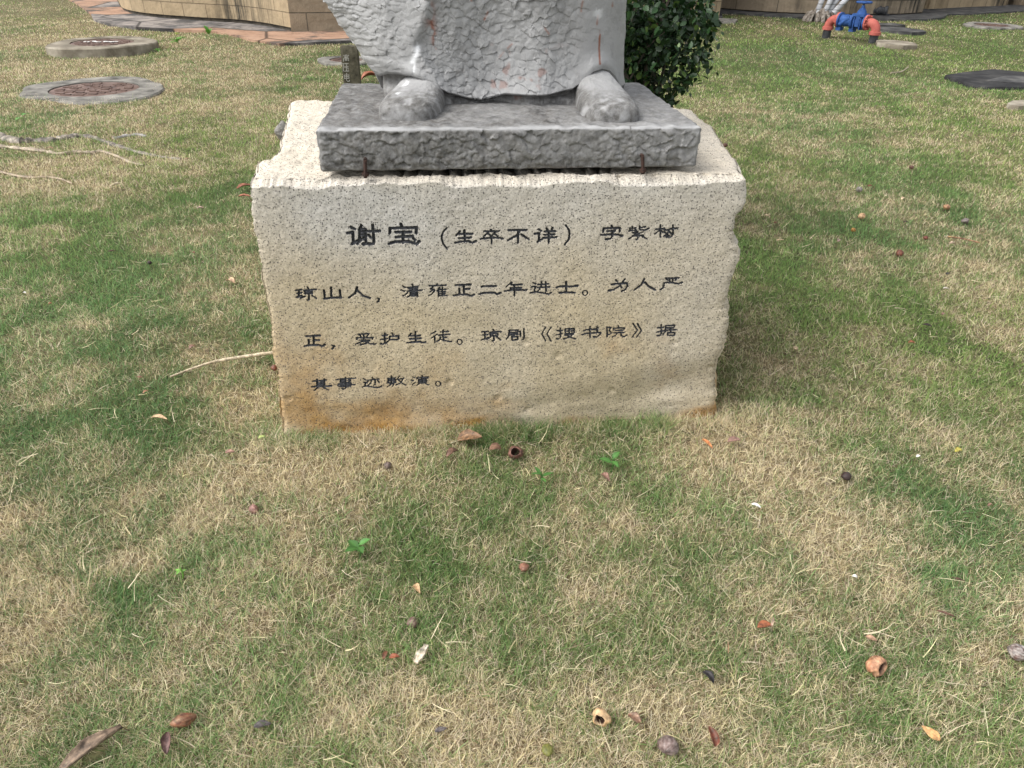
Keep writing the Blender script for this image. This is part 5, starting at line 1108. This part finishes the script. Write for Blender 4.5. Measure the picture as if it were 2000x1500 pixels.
# --- right-hand lawn
for i, (x, y, w, kind, c1, c2, lab) in enumerate((
    (1679, 367, 13, 'n', GRY, (.30, .27, .25), "grey nut near the upper middle of the right-hand lawn"),
    (1701, 361, 14, 'l', RED, BRN, "thin red-brown leaf right beside the grey nut"),
    (1684, 420, 15, 'n', TAN, (.48, .31, .18), "round tan nut below the grey nut on the right-hand lawn"),
    (1667, 449, 10, 'n', (.30, .14, .03), (.42, .22, .05), "small amber fruit below the round tan nut"),
    (1770, 432, 11, 'l', BLK, DBR, "black curled scrap right of the round tan nut"),
    (1765, 386, 14, 'l', PALE, LTAN, "pale cream leaf flake up the right-hand lawn"),
    (1850, 402, 14, 'n', (.24, .12, .07), TAN, "brown and tan nut farther right, above the grey-brown nut"),
    (1886, 429, 14, 'n', (.13, .11, .10), (.24, .2, .18), "grey-brown nut nearest the right edge of the lawn"),
    (1809, 462, 10, 'n', DBR, RED, "dark red small nut in the middle of the right-hand lawn"),
    (1758, 492, 17, 'h', (.18, .05, .03), BRN, "red-brown split husk on the dry patch of the right-hand lawn"),
    (1861, 473, 14, 'l', PALE, PNK, "small pale leaf right of the dark red nut"),
    (1780, 327, 9, 'n', DBR, BRN, "tiny dark nut highest up the right-hand lawn"),
    (1525, 466, 15, 'l', PALE, LTAN, "lower of two cream leaves right of the plinth's upper edge"),
    (1498, 420, 15, 'l', LTAN, PALE, "upper of two cream leaves right of the plinth's upper edge"),
    (1516, 432, 9, 'l', RED, BRN, "reddish leaf scrap between the two cream leaves"),
    (1811, 636, 18, 'l', BLK, DBR, "black pod shell with a pale tip on the right-hand lawn"),
    (1852, 533, 12, 'l', BLK, (.05, .045, .04), "small black scrap above the black pod shell with a pale tip"),
    (1782, 667, 15, 'l', ORA, (.30, .1, .05), "orange leaf below the black pod shell with a pale tip"),
    (1842, 614, 15, 'l', BRN, PNK, "brown leaf upper right of the black pod shell with a pale tip"),
    (1417, 281, 10, 'n', DBR, BRN, "dark nut beside the plinth's upper right corner"),
    (1640, 466, 14, 'l', PNK, GRY, "dull mauve leaf left of the small amber fruit"),
    (1554, 680, 9, 'n', PALE, LTAN, "pale seed in the dry grass right of the plinth"),
    (1651, 936, 20, 'n', BLK, DBR, "black nut in the green grass right of the plinth's foot"),
    (1873, 880, 20, 'l', (.42, .36, .06), (.5, .45, .1), "rounded yellow leaf in the grass far right"),
    (1477, 987, 20, 'l', (.72, .70, .66), (.8, .79, .76), "white oblong flake in the grass right of centre"),
    (1793, 893, 12, 'l', (.72, .70, .66), (.8, .79, .76), "small white flake left of the rounded yellow leaf"),
    (1668, 1131, 12, 'l', (.72, .70, .66), (.8, .79, .76), "tiny white crumb low on the right-hand lawn"),
    (1933, 985, 14, 'l', BRN, PNK, "brown leaf scrap near the right edge, below the yellow leaf"),
    (1848, 563, 12, 'l', (.72, .70, .66), PALE, "white flake right of the dry patch on the right-hand lawn"),
    (376, 678, 18, 'l', BRN, PNK, "brown leaf above the thin stick left of the plinth"),
    (273, 737, 12, 'l', (.30, .12, .07), BRN, "upper of two small brown leaves at the stick's left end"),
    (284, 763, 13, 'l', (.24, .11, .07), TAN, "lower of two small brown leaves at the stick's left end"),
    (292, 511, 9, 'n', BLK, DBR, "black seed alone on the left-hand lawn"),
    (378, 495, 10, 'l', RED, BRN, "tiny red-brown leaf right of the black seed"),
    (391, 405, 15, 'l', PNK, (.38, .29, .25), "pinkish grey leaf by the dark green patch left of the plinth"),
    (450, 546, 24, 'l', (.42, .27, .19), LTAN, "long curled tan leaf close to the plinth's left side"),
    (217, 487, 14, 'l', BRN, DBR, "brown leaf scrap on the left-hand lawn"),
    (46, 566, 8, 'l', (.72, .70, .66), (.8, .79, .76), "white crumb at the far left of the lawn"),
    (96, 586, 9, 'l', ORA, BRN, "tiny orange leaf right of the white crumb at far left"),
    (98, 290, 14, 'l', (.3, .15, .09), TAN, "brown crumpled leaf between the two upper roots"),
    (366, 309, 10, 'l', (.45, .28, .18), PNK, "pinkish tan leaf at the right end of the forked root"),
    (466, 96, 8, 'l', TAN, LTAN, "small tan leaf on the dry lawn before the building"),
    (1710, 165, 7, 'l', TAN, LTAN, "tiny tan leaf on the lawn below the gate valve"))):
    az = (i*1.7) % 3.1-1.5
    if kind == 'n': nut(x, y, w, 1.05+.2*(i % 2), c1, c2, lab, az, .2, name="nut", cat="nut", seed=50+i)
    elif kind == 'h': nut(x, y, w, .95, c1, c2, lab, -.6, -.4, open_=.2, seed=50+i)
    else: leaf(x, y, w, .45+.2*((i*7) % 3)/2, c1, c2, lab, az*.6, .3+.3*(i % 3), .5, seed=50+i, name="white_flake" if c1[0] > .7 else "dry_leaf", cat="flake" if c1[0] > .7 else "dry leaf")
nut(552, 256, 28, 1.2, (.13, .12, .105), (.24, .225, .20), "rough grey stone peeping out behind the plinth's left side", .5, .1, name="field_stone", cat="stone", seed=95, lump=.35, squash=1.2, lift=.06)
# --- sticks and roots
twig([(332, 735), (372, 720), (420, 704), (475, 693), (532, 684)], .0035, .0065, (.36, .30, .21), (.56, .48, .35), "long thin pale stick lying in the grass up to the plinth's left side")
twig([(1740, 142), (1760, 140), (1774, 132)], .008, .006, (.26, .22, .15), (.4, .34, .25), "pale crooked stick on the far right-hand lawn")
twig([(1852, 460), (1880, 464), (1915, 472)], .004, .003, BRN, TAN, "thin brown stick right of the dark red nut")
twig([(215, 366), (224, 361), (232, 359)], .006, .005, (.55, .45, .28), PALE, "short straw-coloured stick below the roots on the left")
BK1, BK2 = (.06, .05, .04), (.30, .26, .205)
twig([(-60, 258), (0, 270), (20, 276), (40, 279), (70, 277), (100, 276), (125, 271), (150, 268), (175, 268), (200, 274), (230, 283), (262, 293), (295, 299), (330, 304), (352, 309)], .040, .010, BK1, BK2, "upper surface root, knobbly and grey, running in from the left edge", "tree_root", "root", .002, flat=.7)
twig([(222, 268), (245, 263), (270, 260), (285, 263)], .022, .012, (.16, .15, .14), (.34, .32, .3), "short grey root stub above the forked upper root", "tree_root", "root", .002, flat=.7)
twig([(-60, 286), (0, 288), (40, 292), (80, 296), (115, 301), (150, 297), (180, 297), (197, 294), (215, 299), (240, 309), (258, 317), (280, 323)], 0.018, .008, (.17, .13, .09), (.38, .31, .22), "pale smooth middle surface root with a kink at its right end", "tree_root", "root", .007, flat=.8)
twig([(-60, 338), (0, 338), (30, 344), (60, 348), (95, 347), (120, 351), (142, 359)], .012, .005, (.20, .15, .10), (.36, .28, .19), "lowest and thinnest surface root at the left edge", "tree_root", "root", .007, flat=.8)

# --- sprouts : each a stem with a few leaves
def sprout(px, py, s_px, nl, label, seed, col=(.065, .165, .038), up=.5, asp=.5, name="sprout"):
    R = random.Random(seed); S = s_px*mpp(px, py); b = onz(px, py); b[2] = ground_h(b[0], b[1]); root = empty(name, b, label, "sprout")
    mb = MB(); h = S*.55+.02; mb.tube([b, b+np.array([.004, 0, h*.5]), b+np.array([0, .003, h])], [.0022, .002, .0015], 6); st = mb.build("stem", M_SPROUT, root)
    def setcol(o, c):
        n = len(o.data.vertices); a = np.ones((n, 4), np.float32); a[:, :3] = c; at = o.data.color_attributes.new("Col", 'FLOAT_COLOR', 'POINT'); at.data.foreach_set("color", a.ravel())
    setcol(st, np.array(col)*.8)
    for k in range(nl):
        az = k*2*math.pi/nl+R.uniform(-.4, .4)+seed; L = S*R.uniform(.55, .85); nl_, nw = 9, 5
        t = np.linspace(0, 1, nl_)[:, None]; s = np.linspace(-1, 1, nw)[None, :]
        w = L*asp/2*np.sin(np.pi*np.clip(t, .03, .985)**.8); el = up*R.uniform(.5, 1.3)
        x = L*t*math.cos(el)+0*s; z = L*(t*math.sin(el)-.25*t*t)+w*np.abs(s)*.25; y = w*s
        V = np.stack([x, y, z+0*y], -1).reshape(-1, 3); V = V@rotm(az, 0, 0).T+b+np.array([0, 0, h*(.6+.4*k/nl)])
        cc = np.array(col)*R.uniform(.75, 1.25); c = np.tile(cc, (len(V), 1))*(1+.35*np.exp(-(s+0*t).ravel()[:, None]**2/.02))
        npmesh("leaf_blade", V, gridquads(nl_, nw), M_SPROUT, root, col=c)
    hole(b[0], b[1], .012)
sprout(703, 1090, 44, 4, "bright green sprout in dry grass left of centre, standing alone", 2)
sprout(1194, 914, 40, 3, "green sprout with three leaves beside a brown curled leaf, right of centre", 3)
sprout(1056, 945, 36, 4, "upright narrow-leaved green sprout below the open husk", 5, asp=.3)
sprout(356, 1126, 20, 3, "tiny light green sprout on the left of the foreground lawn", 7, (.2, .42, .08))
sprout(310, 108, 16, 6, "lowest of the three weeds on the dry lawn before the building", 8, (.10, .24, .04), .7, .35, "weed")
sprout(350, 95, 28, 8, "broad middle weed of the three on the dry lawn before the building", 9, (.10, .24, .04), .5, .4, "weed")
sprout(411, 80, 24, 8, "uppermost weed of the three, nearest the curved wall", 10, (.10, .26, .04), .9, .4, "weed")
sprout(346, 73, 8, 5, "small yellow-green weed near the edge of the paving", 12, (.3, .36, .06), .9, .3, "weed")
sprout(50, 248, 34, 2, "two-leaved green seedling above the roots at the left edge", 11, (.12, .30, .06), .25, .35)

# ================================================================== GRASS : every blade real, one object
def build_grass():
    R = np.random.default_rng(77)
    def scatter(y0, y1, dens, x0=None, x1=None):
        x0, x1 = (-620, 2620) if y1 <= 640 else (-300, 2300)
        n = int((x1-x0)*(y1-y0)*dens); x = R.uniform(x0, x1, n); y = R.uniform(y0, y1, n)
        d = CF[None]+CR[None]*((x-1000)/FPX)[:, None]-CU[None]*((y-750)/FPX)[:, None]
        k = -H_CAM/d[:, 2]; P = CO+d*k[:, None]; return P[:, 0], P[:, 1]
    bands = [(-45, 0, .20), (0, 110, .46), (110, 260, .42), (260, 420, .34), (420, 640, .25), (640, 900, .175), (900, 1200, .15), (1200, 1640, .112)]
    xs, ys = zip(*[scatter(*b) for b in bands]); x = np.concatenate(xs); y = np.concatenate(ys)
    ok = np.ones(len(x), bool)
    for P in EXCL_P: ok &= ~inpoly(x, y, P)
    ok &= ~((y > 9) & inpoly(x, y, np.array([onz(a, b)[:2] for a, b in ((232, 0), (244, 27), (330, 41), (470, 50), (570, 67), (670, 65), (1404, 36), (1406, 21), (1600, 32), (1799, 29), (1806, 21), (1950, 14), (2300, 0), (2300, -60), (232, -60))])))
    x, y = x[ok], y[ok]
    # taller unmown fringe along the foot of the plinth
    nfr = 5200; tfr = R.uniform(-.02, 1.02, nfr); q = BL[None, :2]+(BR-BL)[None, :2]*tfr[:, None]+BN[None, :2]*(.004+np.abs(R.normal(0, .022, nfr)))[:, None]
    x = np.r_[x, q[:, 0]]; y = np.r_[y, q[:, 1]]
    # thin or missing where things lie
    cx = np.array([c[0] for c in EXCL_C]); cy = np.array([c[1] for c in EXCL_C]); cr = np.array([c[2] for c in EXCL_C])
    ok = np.ones(len(x), bool)
    for a, b, r in zip(cx, cy, cr): ok &= ((x-a)**2+(y-b)**2) > (r*R.uniform(.75, 1.12, len(x)))**2
    x, y = x[ok], y[ok]
    dist = np.sqrt(x*x+y*y+H_CAM**2)
    dr = dryness(x, y)
    # bald spots
    bald = fbm(x*5, y*5, 3, 201); ok = R.random(len(x)) < np.clip(1.25-1.6*sstep(.12, .34, bald)*sstep(.4, .8, dr), .60, 1)
    x, y, dist, dr = x[ok], y[ok], dist[ok], dr[ok]
    # short dead thatch lying between the blades, near the camera
    nt2 = 42000; tx, ty = scatter(560, 1640, nt2/(2520*1080)); k2 = np.ones(len(tx), bool)
    for PP in EXCL_P: k2 &= ~inpoly(tx, ty, PP)
    for a, b, rr_ in zip(cx, cy, cr): k2 &= ((tx-a)**2+(ty-b)**2) > (rr_*.8)**2
    tx, ty = tx[k2], ty[k2]; nb_ = len(x)
    x = np.r_[x, tx]; y = np.r_[y, ty]; dist = np.r_[dist, np.sqrt(tx*tx+ty*ty+H_CAM**2)]; dr = np.r_[dr, dryness(tx, ty)]; thatch = np.arange(len(x)) >= nb_
    n = len(x); pxm = dist/FPX                              # metres per photograph px
    P = np.stack([x, y, ground_h(x, y)-.004], -1)
    dry = R.random(n) < (dr*.90+.06)
    L = R.uniform(.020, .044, n)*(1+.5*(fbm(x*6, y*6, 2, 210)))*np.where(dry, .80, 1.0)
    W = np.maximum(np.where(R.random(n) < .22, R.uniform(.0016, .0026, n), R.uniform(.0008, .0016, n)), pxm*R.uniform(.60, 1.05, n))*np.where(dry, .9, 1.0)
    L = np.maximum(L, .018)
    L = np.where((y > 1.4) & (np.abs((P[:, :2]-BL[:2])@BN[:2]-.02) < .06) & (((P[:, :2]-BL[:2])@BU[:2]) > -.1) & (((P[:, :2]-BL[:2])@BU[:2]) < 1.5), L*1.6, L)
    az = R.uniform(0, 2*np.pi, n) + 1.2*fbm(x*4, y*4, 2, 220)
    lean = np.where(R.random(n) < .24, R.uniform(.9, 1.35, n), R.uniform(.10, .85, n))
    lean = np.where(dist > 3.6, lean*.80, lean)
    lay = (R.random(n) < .004) & (dist < 4.2)             # long dead runners lying on top
    lay = lay | thatch
    L = np.where(thatch, R.uniform(.014, .034, n), np.where(lay, R.uniform(.04, .075, n), L)); lean = np.where(lay, R.uniform(1.25, 1.5, n), lean); dry = dry | lay
    P[:, 2] += np.where(lay, np.where(thatch, R.uniform(.003, .012, n), R.uniform(.012, .030, n)), 0)
    h = np.stack([np.cos(az), np.sin(az), 0*az], -1); side = np.stack([-np.sin(az), np.cos(az), 0*az], -1)
    tw = R.normal(0, .55, n); side = side*np.cos(tw)[:, None]+np.array([0, 0, 1.0])[None]*np.sin(tw)[:, None]
    curv = R.uniform(.1, 1.0, n); curv = np.where(lay, R.normal(0, .6, n), curv); bend = R.normal(0, .4, n)
    g = 1/ (1+0)
    # colours
    gv = R.uniform(.55, 1.45, n)[:, None]; warm = np.clip(.45+1.6*fbm(x*.8, y*.8, 2, 240)+.30*sstep(2.2, 4.5, y)*sstep(-.6, .8, x), 0, 1)[:, None]
    green = gv*((1-warm)*np.array([.145, .235, .092])+warm*np.array([.198, .280, .078]))
    deep = fbm(x*1.7, y*1.7, 3, 230)
    green = green*(1-.6*deep)[:, None]
    lush = np.clip((.38-dr)*2.2, 0, 1)[:, None]; green = green*(1-lush*np.array([.25, .10, .20]))
    straw = np.stack([R.uniform(.48, .74, n)]*3, -1)*np.stack([np.ones(n), R.uniform(.83, .92, n), R.uniform(.50, .67, n)], -1)
    brown = np.stack([R.uniform(.15, .27, n)]*3, -1)*np.array([1, .72, .45]); isb = (R.random(n) < .15)[:, None]
    straw = np.where(isb, brown, straw)
    pale = (R.random(n) < .16)[:, None]; straw = np.where(pale, straw*1.25+.04, straw)
    yel = (R.random(n) < .20)[:, None]; green = np.where(yel, green*.55+np.array([.14, .14, .05]), green)
    col = np.where(dry[:, None], straw, green)*1.12*np.where(thatch, R.uniform(.35, .95, n), 1.0)[:, None]
    far = dist > 3.3
    def build(sel, segs):
        m = sel.sum(); t = np.linspace(0, 1, segs+1); V = np.zeros((m, segs+1, 2, 3), np.float32); C = np.zeros((m, segs+1, 2, 3), np.float32)
        p = P[sel].copy(); th0 = lean[sel]; prevt = 0
        for i, tt in enumerate(t):
            if i:
                thm = th0+curv[sel]*(tt-.5/segs); dl = L[sel]/segs
                dirv = h[sel]*np.sin(thm)[:, None]+np.array([0, 0, 1.0])*np.cos(thm)[:, None]+side[sel]*(bend[sel]*tt)[:, None]
                p = p+dirv*dl[:, None]
            w = W[sel]/2*(1-.82*tt**1.7)
            V[:, i, 0] = p-side[sel]*w[:, None]; V[:, i, 1] = p+side[sel]*w[:, None]
            kk = np.array([1.0, 1.0, 1.0])
            C[:, i, 0] = C[:, i, 1] = col[sel]*kk
        k = (segs+1)*2; q = np.array([[2*i, 2*i+1, 2*i+3, 2*i+2] for i in range(segs)])
        Q = (q[None]+np.arange(m, dtype=np.int64)[:, None, None]*k).reshape(-1, 4)
        return V.reshape(-1, 3), Q, C.reshape(-1, 3)
    V1, Q1, C1 = build(~far, 3); V2, Q2, C2 = build(far, 2)
    o = npmesh("grass", np.concatenate([V1, V2]), np.concatenate([Q1, Q2+len(V1)]), M_GRASS, None, col=np.concatenate([C1, C2]))
    tag(o, "patchy mown lawn grass, part green and part dried to straw", "grass", None, "stuff")
    print("blades", n)
build_grass()
